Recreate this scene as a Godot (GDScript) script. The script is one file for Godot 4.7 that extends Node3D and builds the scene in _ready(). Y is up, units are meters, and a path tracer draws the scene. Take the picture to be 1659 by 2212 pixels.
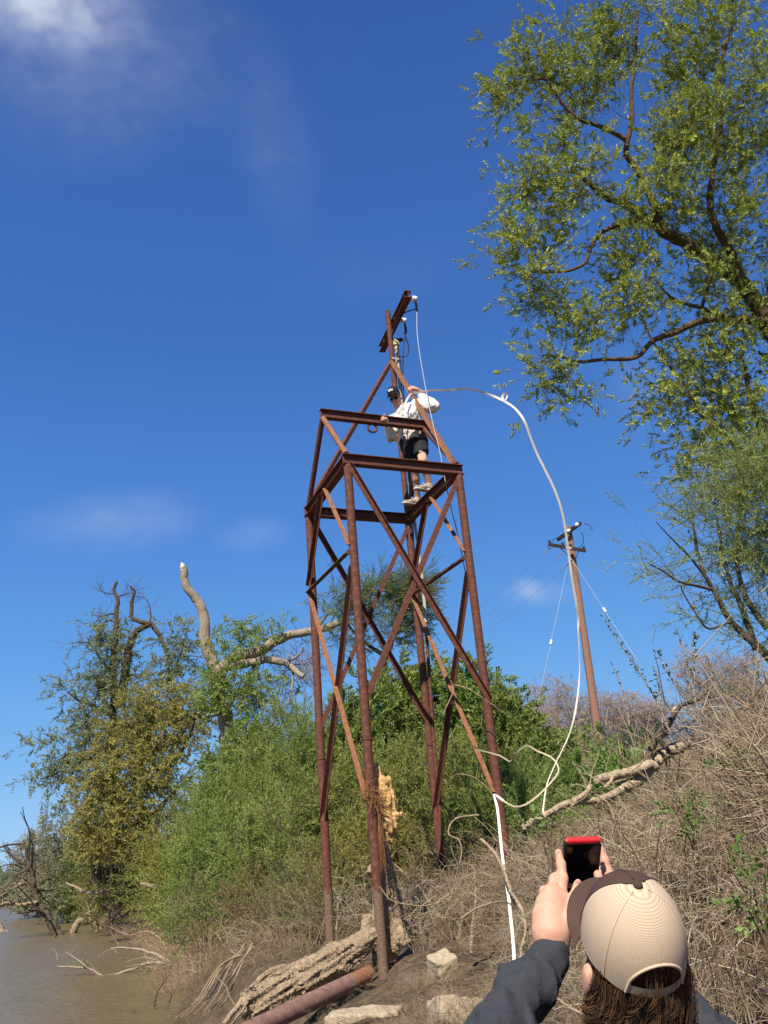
extends Node3D
# A riverbank with a rusty steel pump tower, a man on its platform and a man filming him.
# Points read off the photograph are given in a 1659 x 2212 frame; at() turns one into a direction and the depth (metres along -z) into a place.

const EYE := Vector3(0, 2.1, 0)
const FOCAL := 1841.5
const MID := Vector2(829.5, 1106.0)
var right_: Vector3
var up_: Vector3
var ahead_: Vector3
var M := {}
var used := {}
var wobble := FastNoiseLite.new()
var push := 1.0   # moves a whole group of picture points farther away
var T0 := Time.get_ticks_msec()


class MB:
	var v := PackedVector3Array()
	var n := PackedVector3Array()
	var c := PackedColorArray()
	var uv := PackedVector2Array()
	var idx := PackedInt32Array()
	var tint := Color(1, 1, 1)
	var use_c := false
	var use_uv := false

	func add(p: Vector3, nn: Vector3) -> int:
		v.append(p); n.append(nn)
		if use_c: c.append(tint)
		return v.size() - 1

	# wound so that the face looks along its normals
	func tri(a: int, b: int, d: int) -> void:
		var g := (v[d] - v[a]).cross(v[b] - v[a])
		if g.dot(n[a] + n[b] + n[d]) >= 0.0:
			idx.append(a); idx.append(b); idx.append(d)
		else:
			idx.append(a); idx.append(d); idx.append(b)

	func quad(a: Vector3, b: Vector3, d: Vector3, e: Vector3, nn: Vector3) -> void:
		var i := add(a, nn)
		add(b, nn); add(d, nn); add(e, nn)
		tri(i, i + 1, i + 2); tri(i, i + 2, i + 3)

	func box(center: Vector3, size: Vector3, b := Basis()) -> void:
		var h := size * 0.5
		for ax in 3:
			for s in [-1.0, 1.0]:
				var nn := Vector3.ZERO
				nn[ax] = s
				var p := Vector3.ZERO
				p[ax] = s * h[ax]
				var u := Vector3.ZERO
				u[(ax + 1) % 3] = h[(ax + 1) % 3]
				var w := Vector3.ZERO
				w[(ax + 2) % 3] = h[(ax + 2) % 3]
				quad(center + b * (p - u - w), center + b * (p + u - w), center + b * (p + u + w), center + b * (p - u + w), b * nn)

	func tube(pts: PackedVector3Array, rad: PackedFloat32Array, sides := 8, cap := true, rough := 0.0, rng: RandomNumberGenerator = null) -> void:
		var m := pts.size()
		if m < 2: return
		var t := (pts[1] - pts[0]).normalized()
		var x := t.cross(Vector3.UP if absf(t.y) < 0.9 else Vector3.RIGHT).normalized()
		var base := v.size()
		for i in m:
			var t2 := (pts[mini(i + 1, m - 1)] - pts[maxi(i - 1, 0)]).normalized()
			x = (x - t2 * x.dot(t2)).normalized()
			var y := t2.cross(x)
			for k in sides:
				var a := TAU * k / sides
				var d := x * cos(a) + y * sin(a)
				var r := rad[i]
				if rough > 0.0: r *= 1.0 + rng.randf_range(-rough, rough)
				v.append(pts[i] + d * r); n.append(d)
				if use_c: c.append(tint)
		for i in m - 1:
			for k in sides:
				var a := base + i * sides + k
				var b := base + i * sides + (k + 1) % sides
				idx.append(a); idx.append(b + sides); idx.append(b)
				idx.append(a); idx.append(a + sides); idx.append(b + sides)
		if cap:
			for e in [0, m - 1]:
				var nn: Vector3 = (pts[0] - pts[1]).normalized() if e == 0 else (pts[m - 1] - pts[m - 2]).normalized()
				var i0 := add(pts[e], nn)
				for k in sides: add(v[base + e * sides + k], nn)
				for k in sides: tri(i0, i0 + 1 + k, i0 + 1 + (k + 1) % sides)

	func pipe(a: Vector3, b: Vector3, r: float, sides := 16, r2 := -1.0) -> void:
		tube(PackedVector3Array([a, b]), PackedFloat32Array([r, r if r2 < 0 else r2]), sides)

	# a straight bar of the given outline; y is the outline's up, x = y cross axis
	func extrude(a: Vector3, b: Vector3, up: Vector3, poly: PackedVector2Array) -> void:
		var z := (b - a).normalized()
		var y := (up - z * up.dot(z)).normalized()
		var x := y.cross(z)
		var m := poly.size()
		var area := 0.0
		for i in m: area += poly[i].cross(poly[(i + 1) % m])
		var s := 1.0 if area > 0 else -1.0
		for i in m:
			var p := poly[i]
			var q := poly[(i + 1) % m]
			var e := (q - p).normalized() * s
			var nn := x * e.y - y * e.x
			quad(a + x * p.x + y * p.y, a + x * q.x + y * q.y, b + x * q.x + y * q.y, b + x * p.x + y * p.y, nn)
		var t := Geometry2D.triangulate_polygon(poly)
		for e in [[a, -z], [b, z]]:
			var i0 := v.size()
			for p in poly: add(e[0] + x * p.x + y * p.y, e[1])
			for k in range(0, t.size(), 3): tri(i0 + t[k], i0 + t[k + 1], i0 + t[k + 2])

	# turned shape round an axis: profile of (radius, height)
	func lathe(o: Vector3, axis: Vector3, prof: Array, sides := 14) -> void:
		var z := axis.normalized()
		var x := z.cross(Vector3.UP if absf(z.y) < 0.9 else Vector3.RIGHT).normalized()
		var y := z.cross(x)
		for i in prof.size() - 1:
			var p: Vector2 = prof[i]
			var q: Vector2 = prof[i + 1]
			var e := (q - p).normalized()
			var base := v.size()
			for k in sides + 1:
				var a := TAU * k / sides
				var d := x * cos(a) + y * sin(a)
				var nn := (d * e.y - z * e.x).normalized()
				add(o + d * p.x + z * p.y, nn); add(o + d * q.x + z * q.y, nn)
			for k in sides:
				var j := base + k * 2
				if p.x > 1e-5: tri(j, j + 2, j + 1)
				if q.x > 1e-5: tri(j + 2, j + 3, j + 1)

	func ball(o: Vector3, r: Vector3, b := Basis(), ring := 10, sides := 14) -> void:
		var base := v.size()
		for i in ring + 1:
			var f := PI * i / ring
			for k in sides:
				var a := TAU * k / sides
				var d := Vector3(sin(f) * cos(a), cos(f), sin(f) * sin(a))
				add(o + b * (d * r), (b * (d / r)).normalized())
		for i in ring:
			for k in sides:
				var p := base + i * sides + k
				var q := base + i * sides + (k + 1) % sides
				if i > 0: tri(p, q, q + sides)
				if i < ring - 1: tri(p, q + sides, p + sides)

	func mesh() -> ArrayMesh:
		var a := []
		a.resize(Mesh.ARRAY_MAX)
		a[Mesh.ARRAY_VERTEX] = v
		a[Mesh.ARRAY_NORMAL] = n
		if use_c: a[Mesh.ARRAY_COLOR] = c
		if use_uv: a[Mesh.ARRAY_TEX_UV] = uv
		a[Mesh.ARRAY_INDEX] = idx
		var m := ArrayMesh.new()
		m.add_surface_from_arrays(Mesh.PRIMITIVE_TRIANGLES, a)
		return m


# signed distances on a grid, meshed as surface nets
class Blob:
	var lo: Vector3
	var cell: float
	var nx: int
	var ny: int
	var nz: int
	var f := PackedFloat32Array()

	func _init(a: Vector3, b: Vector3, h: float) -> void:
		lo = a; cell = h
		nx = int((b.x - a.x) / h) + 2
		ny = int((b.y - a.y) / h) + 2
		nz = int((b.z - a.z) / h) + 2
		f.resize(nx * ny * nz)
		f.fill(1.0)

	func span(mn: Vector3, mx: Vector3) -> Array:
		var a := (mn - lo) / cell
		var b := (mx - lo) / cell
		return [maxi(0, int(a.x)), mini(nx - 1, int(b.x) + 1), maxi(0, int(a.y)), mini(ny - 1, int(b.y) + 1), maxi(0, int(a.z)), mini(nz - 1, int(b.z) + 1)]

	func put(i: int, d: float, k: float) -> void:
		var e := f[i]
		var h := maxf(k - absf(d - e), 0.0) / k
		f[i] = minf(d, e) - h * h * k * 0.25

	func bone(a: Vector3, b: Vector3, ra: float, rb: float, k := 0.03, flat := 1.0, side := Vector3.ZERO) -> void:
		var g := maxf(ra, rb) * maxf(1.0, flat) + k + cell * 3.0
		var s := span(Vector3(minf(a.x, b.x), minf(a.y, b.y), minf(a.z, b.z)) - Vector3.ONE * g, Vector3(maxf(a.x, b.x), maxf(a.y, b.y), maxf(a.z, b.z)) + Vector3.ONE * g)
		var ab := b - a
		var l2 := maxf(ab.length_squared(), 1e-9)
		for z in range(s[4], s[5] + 1):
			for y in range(s[2], s[3] + 1):
				var i: int = (z * ny + y) * nx
				for x in range(s[0], s[1] + 1):
					var p := lo + Vector3(x, y, z) * cell - a
					var t := clampf(p.dot(ab) / l2, 0.0, 1.0)
					var q := p - ab * t
					if flat != 1.0: q -= side * q.dot(side) * (1.0 - 1.0 / flat)
					var d := q.length() - lerpf(ra, rb, t)
					if d < g: put(i + x, d, k)

	func egg(o: Vector3, r: Vector3, b: Basis, k := 0.03) -> void:
		var m := maxf(r.x, maxf(r.y, r.z))
		var g := m + k + cell * 3.0
		var s := span(o - Vector3.ONE * g, o + Vector3.ONE * g)
		var inv := b.transposed()
		var least := minf(r.x, minf(r.y, r.z))
		for z in range(s[4], s[5] + 1):
			for y in range(s[2], s[3] + 1):
				var i: int = (z * ny + y) * nx
				for x in range(s[0], s[1] + 1):
					var p := inv * (lo + Vector3(x, y, z) * cell - o)
					var k0 := (p / r).length()
					var k1 := (p / (r * r)).length()
					var d := k0 * (k0 - 1.0) / k1 if k1 > 1e-6 else -least
					put(i + x, d, k)

	# keep only what lies behind the plane (point o, outward normal d)
	func cut(o: Vector3, d: Vector3) -> void:
		for z in nz:
			for y in ny:
				var i: int = (z * ny + y) * nx
				for x in nx:
					f[i + x] = maxf(f[i + x], (lo + Vector3(x, y, z) * cell - o).dot(d))

	func ripple(noise: FastNoiseLite, amp: float, sc: Vector3) -> void:
		for z in nz:
			for y in ny:
				var i: int = (z * ny + y) * nx
				for x in nx:
					if absf(f[i + x]) < amp * 3.0 + cell * 2.0:
						f[i + x] += amp * noise.get_noise_3dv((lo + Vector3(x, y, z) * cell) * sc)

	# furrows that run along an axis
	func furrow(noise: FastNoiseLite, amp: float, axis: Vector3, along: float, across: float) -> void:
		for z in nz:
			for y in ny:
				var i: int = (z * ny + y) * nx
				for x in nx:
					if absf(f[i + x]) < amp * 3.0 + cell * 2.0:
						var p := lo + Vector3(x, y, z) * cell
						var a := axis * p.dot(axis)
						f[i + x] += amp * noise.get_noise_3dv(a * along + (p - a) * across)

	func mesh_into(mb: MB) -> void:
		var at := {}
		var off := [0, 1, nx, nx + 1, nx * ny, nx * ny + 1, nx * ny + nx, nx * ny + nx + 1]
		for z in nz - 1:
			for y in ny - 1:
				for x in nx - 1:
					var i: int = (z * ny + y) * nx + x
					if absf(f[i]) > cell * 4.0: continue
					var neg := 0
					for o in off:
						if f[i + o] < 0.0: neg += 1
					if neg == 0 or neg == 8: continue
					var sum := Vector3.ZERO
					var cnt := 0
					for e in [[0, 1], [2, 3], [4, 5], [6, 7], [0, 2], [1, 3], [4, 6], [5, 7], [0, 4], [1, 5], [2, 6], [3, 7]]:
						var p: float = f[i + off[e[0]]]
						var q: float = f[i + off[e[1]]]
						if (p < 0.0) != (q < 0.0):
							var t := p / (p - q)
							var u := Vector3(e[0] & 1, (e[0] >> 1) & 1, e[0] >> 2)
							var w := Vector3(e[1] & 1, (e[1] >> 1) & 1, e[1] >> 2)
							sum += u.lerp(w, t)
							cnt += 1
					var g := Vector3.ZERO
					for o in 8:
						g += Vector3((o & 1) * 2 - 1, ((o >> 1) & 1) * 2 - 1, (o >> 2) * 2 - 1) * f[i + off[o]]
					at[i] = mb.add(lo + (Vector3(x, y, z) + sum / cnt) * cell, g.normalized())
		var st := [1, nx, nx * ny]
		for i in at:
			for ax in 3:
				var j: int = i + st[ax]
				if (f[i] < 0.0) == (f[j] < 0.0): continue
				var u: int = st[(ax + 1) % 3]
				var w: int = st[(ax + 2) % 3]
				if at.has(i - u) and at.has(i - w) and at.has(i - u - w):
					mb.tri(at[i], at[i - u], at[i - u - w])
					mb.tri(at[i], at[i - u - w], at[i - w])


func ray(x: float, y: float) -> Vector3:
	return ahead_ + right_ * ((x - MID.x) / FOCAL) - up_ * ((y - MID.y) / FOCAL)

func at(x: float, y: float, depth: float) -> Vector3:
	var d := ray(x, y)
	return EYE + d * (depth * push / -d.z)

func near(x: float, y: float, dist: float) -> Vector3:
	return EYE + ray(x, y).normalized() * dist

func path_at(a: Array) -> PackedVector3Array:
	var r := PackedVector3Array()
	for q in a: r.append(at(q[0], q[1], q[2]))
	return r

# a smooth curve through the points
func curve(p: PackedVector3Array, step := 4) -> PackedVector3Array:
	var r := PackedVector3Array()
	for i in p.size() - 1:
		var a := p[maxi(i - 1, 0)]
		var d := p[mini(i + 2, p.size() - 1)]
		for k in step: r.append(p[i].cubic_interpolate(p[i + 1], a, d, float(k) / step))
	r.append(p[p.size() - 1])
	return r

func ramp(m: int, a: float, b: float, pw := 1.0) -> PackedFloat32Array:
	var r := PackedFloat32Array()
	for i in m: r.append(lerpf(a, b, pow(float(i) / maxf(1, m - 1), pw)))
	return r

func numbered(called: String) -> String:
	used[called] = used.get(called, 0) + 1
	return called if used[called] == 1 else "%s_%03d" % [called, used[called] - 1]

func obj(called: String, mb: MB, mat: Material, parent: Node = null) -> MeshInstance3D:
	var o := MeshInstance3D.new()
	o.name = called if parent else numbered(called)
	o.mesh = mb.mesh()
	o.material_override = mat
	(parent if parent else self).add_child(o, true)
	return o

func tag(o: Node, label: String, category: String, group := "") -> Node:
	o.set_meta("label", label)
	o.set_meta("category", category)
	if group: o.set_meta("group", group)
	return o

func thing(called: String, label: String, category: String, pos := Vector3.ZERO, group := "") -> Node3D:
	var o := Node3D.new()
	o.name = numbered(called)
	o.position = pos
	add_child(o)
	tag(o, label, category, group)
	return o

func structure(o: Node) -> Node:
	o.set_meta("kind", "structure")
	return o

func stuff(o: Node) -> Node:
	o.set_meta("kind", "stuff")
	return o

func lin(r: float, g: float, b: float) -> Color:
	return Color(r, g, b).linear_to_srgb()

func noise(freq: float, sd: int, oct := 4) -> FastNoiseLite:
	var f := FastNoiseLite.new()
	f.noise_type = FastNoiseLite.TYPE_SIMPLEX_SMOOTH
	f.frequency = freq
	f.seed = sd
	f.fractal_octaves = oct
	return f

# colour texture from noise through colour stops (linear values)
func grain(freq: float, sd: int, stops: Array, size := 512, oct := 5) -> NoiseTexture2D:
	var t := NoiseTexture2D.new()
	t.width = size; t.height = size
	t.seamless = true
	t.noise = noise(freq, sd, oct)
	var g := Gradient.new()
	g.offsets = PackedFloat32Array(stops.map(func(s): return s[0]))
	g.colors = PackedColorArray(stops.map(func(s): return lin(s[1], s[2], s[3])))
	t.color_ramp = g
	return t

func relief(freq: float, sd: int, strength: float, size := 512, oct := 5) -> NoiseTexture2D:
	var t := NoiseTexture2D.new()
	t.width = size; t.height = size
	t.seamless = true
	t.noise = noise(freq, sd, oct)
	t.as_normal_map = true
	t.bump_strength = strength
	return t

func mat(called: String, col: Color, rough := 0.9, tex: Texture2D = null, nrm: Texture2D = null, sc := 1.0, depth := 1.0) -> StandardMaterial3D:
	var m := StandardMaterial3D.new()
	m.resource_name = called
	m.albedo_color = col
	m.roughness = rough
	m.metallic_specular = 0.35
	if tex or nrm:
		m.uv1_triplanar = true
		m.uv1_world_triplanar = true
		m.uv1_scale = Vector3.ONE * sc
	if tex: m.albedo_texture = tex
	if nrm:
		m.normal_enabled = true
		m.normal_texture = nrm
		m.normal_scale = depth
	M[called] = m
	return m

func say(s: String) -> void:
	print("%5.1f s  %s" % [(Time.get_ticks_msec() - T0) / 1000.0, s])


func _ready() -> void:
	# ---- camera
	var pitch := deg_to_rad(22.184)
	var roll := deg_to_rad(-4.946)
	var up0 := Vector3(0, cos(pitch), sin(pitch))
	ahead_ = Vector3(0, sin(pitch), -cos(pitch))
	right_ = Vector3.RIGHT * cos(roll) + up0 * sin(roll)
	up_ = -Vector3.RIGHT * sin(roll) + up0 * cos(roll)
	var cam := Camera3D.new()
	cam.name = "camera"
	cam.fov = 61.97
	cam.near = 0.05
	cam.far = 3000.0
	cam.transform = Transform3D(Basis(right_, up_, -ahead_), EYE)
	add_child(cam)
	cam.current = true
	# ---- sky, exposure
	var env := Environment.new()
	env.background_mode = Environment.BG_SKY
	env.sky = Sky.new()
	env.sky.sky_material = make_sky()
	env.tonemap_mode = Environment.TONE_MAPPER_LINEAR
	env.tonemap_exposure = 1.6
	env.sdfgi_enabled = true
	env.ssao_enabled = true
	env.ssil_enabled = true
	var we := WorldEnvironment.new()
	we.name = "environment"
	we.environment = env
	add_child(we)
	# ---- sun: high, behind the camera and a little to its left
	var az := deg_to_rad(14.0)
	var el := deg_to_rad(48.0)
	var to_sun := Vector3(-sin(az) * cos(el), sin(el), cos(az) * cos(el))
	var sun := DirectionalLight3D.new()
	sun.name = "sun"
	sun.light_energy = 1.55
	sun.light_angular_distance = 0.5
	sun.light_color = Color(1.0, 0.955, 0.88)
	sun.shadow_enabled = true
	sun.transform = Transform3D(Basis.looking_at(-to_sun, Vector3.UP), Vector3(0, 30, 0))
	add_child(sun)

	wobble = noise(0.08, 5, 4)
	materials()
	say("start")
	terrain(); say("terrain")
	tower(); say("tower")
	utility_pole(); say("pole")
	trees(); say("trees")
	shrubs(); say("shrubs")
	brush(); say("brush")
	driftwood(); say("driftwood")
	straps(); say("straps")
	man_on_tower(); say("man")
	man_filming(); say("filming")


func make_sky() -> PanoramaSkyMaterial:
	# clear blue air paling towards the horizon, with thin high cloud
	var w := 2048
	var h := 1024
	var im := Image.create_empty(w, h, false, Image.FORMAT_RGBF)
	var stops := [[-1.0, Vector3(0.10, 0.085, 0.06)], [-0.02, Vector3(0.17, 0.16, 0.14)], [0.0, Vector3(0.50, 0.69, 0.88)], [0.05, Vector3(0.36, 0.61, 0.90)], [0.12, Vector3(0.225, 0.495, 0.89)], [0.22, Vector3(0.138, 0.37, 0.80)],
		[0.36, Vector3(0.087, 0.258, 0.68)], [0.55, Vector3(0.055, 0.17, 0.515)], [0.8, Vector3(0.040, 0.116, 0.385)], [1.0, Vector3(0.036, 0.104, 0.355)]]
	var veil := noise(1.0, 31, 5)
	var fine := noise(3.2, 37, 4)
	# each wisp: view direction, half angles (across, up), strength
	var wisps := []
	for q in [[95.0, -10.0, 0.13, 0.065, 0.55, 0.1], [130.0, 60.0, 0.26, 0.15, 0.13, 0.2], [250.0, 1125.0, 0.13, 0.045, 0.13, 0.12], [545.0, 1155.0, 0.06, 0.03, 0.09, 0.1], [1140.0, 1270.0, 0.026, 0.018, 0.30, -0.5], [1150.0, 1282.0, 0.06, 0.022, 0.14, -0.1], [590.0, 250.0, 0.05, 0.15, 0.045, 0.1], [850.0, 590.0, 0.16, 0.05, 0.02, 0.0], [1380.0, 830.0, 0.05, 0.05, 0.05, 0.0]]:
		wisps.append([ray(q[0], q[1]).normalized(), q[2], q[3], q[4], q[5]])
	for y in h:
		var e := PI * (0.5 - (y + 0.5) / h)
		var s := sin(e)
		var k := 0
		while k < stops.size() - 2 and s > stops[k + 1][0]: k += 1
		var t: float = clampf((s - stops[k][0]) / (stops[k + 1][0] - stops[k][0]), 0.0, 1.0)
		var base: Vector3 = (stops[k][1] as Vector3).lerp(stops[k + 1][1], t)
		for x in w:
			var col := base
			if s > 0.0:
				var a := TAU * (x + 0.5) / w
				var d := Vector3(sin(a) * cos(e), s, -cos(a) * cos(e))
				var m := 0.0
				var near_one := false
				for q in wisps:
					if d.dot(q[0]) > 0.9: near_one = true
				if near_one:
					var wob := veil.get_noise_3dv(d * 5.0)
					var det := fine.get_noise_3dv(d * Vector3(6, 9, 6)) + .7 * fine.get_noise_3dv(d * Vector3(9, 26, 15) + Vector3(wob, 0, 0))
					for q in wisps:
						var o: Vector3 = q[0]
						var sx := o.cross(Vector3.UP).normalized()
						var sy := sx.cross(o)
						var u: float = d.dot(sx)
						var v: float = d.dot(sy)
						var cu: float = u * cos(q[4]) + v * sin(q[4])
						var cv: float = -u * sin(q[4]) + v * cos(q[4])
						if d.dot(o) < 0.5: continue
						var r: float = sqrt(pow(cu / q[1], 2) + pow(cv / q[2], 2))
						m += q[3] * smoothstep(1.0, 0.0, r + wob * 0.35) * clampf(0.75 + det * 0.4, 0.0, 1.3)
				col = col.lerp(Vector3(0.86, 0.90, 1.0), clampf(m, 0.0, 0.9))
			col /= 1.6
			im.set_pixel(x, y, Color(col.x, col.y, col.z))
	var p := PanoramaSkyMaterial.new()
	p.panorama = ImageTexture.create_from_image(im)
	return p


func materials() -> void:
	var rough_n := relief(0.03, 11, 6.0)
	var fine_n := relief(0.09, 12, 5.0)
	var bark_n := relief(0.045, 13, 14.0)
	var rust := grain(0.012, 21, [[0.0, .06, .026, .019], [0.3, .095, .037, .026], [0.55, .12, .046, .032], [0.8, .155, .062, .041], [1.0, .25, .115, .062]])
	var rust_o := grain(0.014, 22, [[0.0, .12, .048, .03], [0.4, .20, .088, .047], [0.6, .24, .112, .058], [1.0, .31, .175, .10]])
	var mud := grain(0.02, 23, [[0.0, .13, .085, .062], [0.5, .20, .14, .105], [1.0, .28, .215, .16]])
	mat("rust", Color.WHITE, 0.78, rust, rough_n, 2.6, 0.5)
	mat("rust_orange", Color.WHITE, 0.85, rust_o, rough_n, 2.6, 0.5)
	mat("rust_muddy", Color.WHITE, 0.7, grain(0.01, 35, [[0.0, .12, .06, .05], [0.45, .18, .10, .085], [0.7, .22, .135, .115], [1.0, .29, .20, .165]]), rough_n, 2.2, 0.4)
	mat("webbing_dirty", lin(.50, .42, .30), 0.9, null, fine_n, 6.0, 0.6)
	mat("rust_mossy", Color.WHITE, 0.9, grain(0.02, 36, [[0.0, .045, .03, .018], [0.4, .075, .05, .026], [0.6, .11, .085, .03], [1.0, .16, .13, .04]]), rough_n, 2.6, 0.6)
	mat("mud_coat", lin(.75, .72, .70), 0.95, mud, rough_n, 3.0, 0.5)
	mat("earth", Color.WHITE, 0.97, grain(0.02, 24, [[0.0, .045, .032, .02], [0.4, .08, .058, .036], [0.6, .115, .085, .054], [1.0, .18, .135, .09]]), relief(0.035, 14, 16.0), 0.45, 1.0)
	mat("bark_grey", Color.WHITE, 0.95, grain(0.02, 25, [[0.0, .13, .10, .075], [0.45, .28, .225, .175], [0.7, .38, .315, .25], [1.0, .50, .43, .35]]), bark_n, 1.4, 1.0)
	mat("bark_dark", Color.WHITE, 0.95, grain(0.025, 26, [[0.0, .04, .031, .024], [0.5, .095, .075, .055], [1.0, .18, .145, .105]]), bark_n, 1.6, 1.0)
	mat("bark_warm", Color.WHITE, 0.95, grain(0.025, 27, [[0.0, .035, .024, .016], [0.5, .095, .062, .036], [0.75, .17, .11, .055], [1.0, .27, .17, .085]]), bark_n, 1.6, 1.0)
	mat("driftwood", Color.WHITE, 0.95, grain(0.018, 28, [[0.0, .11, .08, .05], [0.4, .25, .19, .125], [0.7, .34, .27, .185], [1.0, .43, .36, .26]]), bark_n, 1.8, 1.0)
	mat("driftwood_pale", Color.WHITE, 0.95, grain(0.018, 38, [[0.0, .19, .14, .09], [0.4, .36, .28, .19], [0.7, .46, .37, .26], [1.0, .54, .46, .34]]), bark_n, 1.8, 1.0)
	mat("raw_wood", Color.WHITE, 0.9, grain(0.022, 29, [[0.0, .20, .095, .03], [0.35, .42, .24, .09], [0.6, .60, .39, .17], [1.0, .72, .53, .29]]), bark_n, 2.4, 1.0)
	mat("fibre", lin(.30, .15, .065), 0.95)
	mat("concrete", Color.WHITE, 0.95, grain(0.025, 30, [[0.0, .24, .19, .13], [0.5, .36, .30, .21], [1.0, .47, .40, .30]]), rough_n, 2.0, 1.0)
	mat("pole_wood", Color.WHITE, 0.92, grain(0.03, 32, [[0.0, .12, .064, .045], [0.45, .24, .133, .095], [0.7, .33, .195, .145], [1.0, .46, .32, .25]]), bark_n, 1.2, 0.8)
	mat("arm_wood", lin(.035, .025, .02), 0.9, null, fine_n, 2.0, 0.8)
	mat("porcelain", lin(.72, .74, .76), 0.25)
	mat("porcelain_brown", lin(.10, .05, .03), 0.25)
	mat("black_rubber", lin(.012, .013, .016), 0.5)
	mat("steel_wire", lin(.35, .38, .42), 0.45)
	mat("galvanised", lin(.40, .41, .41), 0.5, null, fine_n, 3.0, 0.3)
	mat("pvc_grey", lin(.34, .34, .31), 0.6)
	mat("webbing", lin(.74, .70, .62), 0.85, null, fine_n, 6.0, 0.6)
	mat("stem_tan", Color.WHITE, 0.95, grain(0.05, 33, [[0.0, .13, .095, .06], [0.5, .27, .205, .135], [1.0, .40, .32, .22]], 256, 3), null, 2.0)
	mat("stem_brown", Color.WHITE, 0.95, grain(0.05, 34, [[0.0, .06, .04, .026], [0.5, .13, .09, .058], [1.0, .21, .155, .10]], 256, 3), null, 2.0)
	for q in [["leaf", 0.6]]:
		var m := mat(q[0], Color.WHITE, q[1])
		m.vertex_color_use_as_albedo = true
		m.backlight_enabled = true
		m.backlight = lin(.55, .60, .18)
		m.cull_mode = BaseMaterial3D.CULL_DISABLED
		m.metallic_specular = 0.45
	var dry := mat("dry", Color.WHITE, 0.95)
	dry.vertex_color_use_as_albedo = true
	dry.cull_mode = BaseMaterial3D.CULL_DISABLED
	var water := mat("water", lin(.150, .122, .070), 0.3, grain(0.006, 41, [[0.0, .82, .80, .76], [1.0, 1.0, 1.0, 1.0]]), relief(0.02, 42, 6.0), 0.12, 0.8)
	water.uv1_scale = Vector3(0.35, 0.35, 0.35)
	water.metallic_specular = 0.26


# ---- the setting ------------------------------------------------------------------------------------------------
var shore := PackedVector2Array([Vector2(-0.6, 14), Vector2(-1.0, 3), Vector2(-1.6, -4), Vector2(-2.35, -9), Vector2(-3.6, -13.2), Vector2(-4.0, -15.6), Vector2(-4.8, -20), Vector2(-7.3, -28.8), Vector2(-13.6, -44), Vector2(-25.5, -69), Vector2(-59, -145), Vector2(-195, -432), Vector2(-700, -900)])
var rise := [[-8.0, -2.2], [-2.0, -0.9], [0.0, 0.0], [0.5, 0.45], [1.2, 0.95], [2.4, 1.2], [4.0, 1.7], [6.5, 2.3], [10.0, 3.3], [15.0, 4.5], [22.0, 5.8], [30.0, 6.1], [20000.0, 6.6]]

# how far inland of the water's edge
func inland(x: float, z: float) -> float:
	var p := Vector2(x, z)
	var best := 1e9
	var sgn := 1.0
	for i in shore.size() - 1:
		var a := shore[i]
		var ab := shore[i + 1] - a
		var t := clampf((p - a).dot(ab) / ab.length_squared(), 0.0, 1.0)
		var d := p.distance_squared_to(a + ab * t)
		if d < best:
			best = d
			sgn = 1.0 if ab.cross(p - a) > 0.0 else -1.0
	return sqrt(best) * sgn

func ground(x: float, z: float) -> float:
	var d := inland(x, z)
	if d < -70.0: return minf(4.0, (-70.0 - d) * 0.4 - 2.2)
	var k := 0
	if d <= rise[0][0]: return rise[0][1]
	while d > rise[k + 1][0]: k += 1
	var t: float = (d - rise[k][0]) / (rise[k + 1][0] - rise[k][0])
	var h: float = lerpf(rise[k][1], rise[k + 1][1], t)
	h += wobble.get_noise_2d(x * 14.0, z * 14.0) * 0.16 * clampf(d, 0.0, 1.0) + wobble.get_noise_2d(x * 3.0, z * 3.0) * 0.5 * clampf(d * 0.1, 0.0, 1.0)
	# trodden hollow where the two onlookers stand
	var q := Vector2(x - 0.7, z + 0.4).length()
	return lerpf(minf(h, 0.33), h, smoothstep(1.2, 4.2, q))

func terrain() -> void:
	var mb := MB.new()
	var nx := 230
	var nz := 300
	var xs := PackedFloat32Array()
	for i in nx + 1:
		var u := (float(i) / nx - 0.42) * 2.0
		xs.append(1.0 + signf(u) * (absf(u) * 14.0 + pow(absf(u), 6.0) * 1500.0))
	var zs := PackedFloat32Array()
	for j in nz + 1:
		var u := float(j) / nz
		zs.append(8.0 - u * 60.0 - pow(u, 7.0) * 1500.0)
	for j in nz + 1:
		for i in nx + 1:
			var h := ground(xs[i], zs[j])
			mb.v.append(Vector3(xs[i], h, zs[j]))
	mb.n.resize(mb.v.size())
	for j in nz + 1:
		for i in nx + 1:
			var a := mb.v[j * (nx + 1) + maxi(i - 1, 0)]
			var b := mb.v[j * (nx + 1) + mini(i + 1, nx)]
			var c := mb.v[maxi(j - 1, 0) * (nx + 1) + i]
			var d := mb.v[mini(j + 1, nz) * (nx + 1) + i]
			mb.n[j * (nx + 1) + i] = (b - a).cross(c - d).normalized() * 1.0
			if mb.n[j * (nx + 1) + i].y < 0: mb.n[j * (nx + 1) + i] *= -1.0
	for j in nz:
		for i in nx:
			var p := j * (nx + 1) + i
			mb.tri(p, p + 1, p + nx + 2)
			mb.tri(p, p + nx + 2, p + nx + 1)
	structure(obj("ground", mb, M.earth))
	var w := MB.new()
	w.quad(Vector3(-1600, 0, 40), Vector3(60, 0, 40), Vector3(60, 0, -1600), Vector3(-1600, 0, -1600), Vector3.UP)
	structure(obj("river_water", w, M.water))


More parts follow.
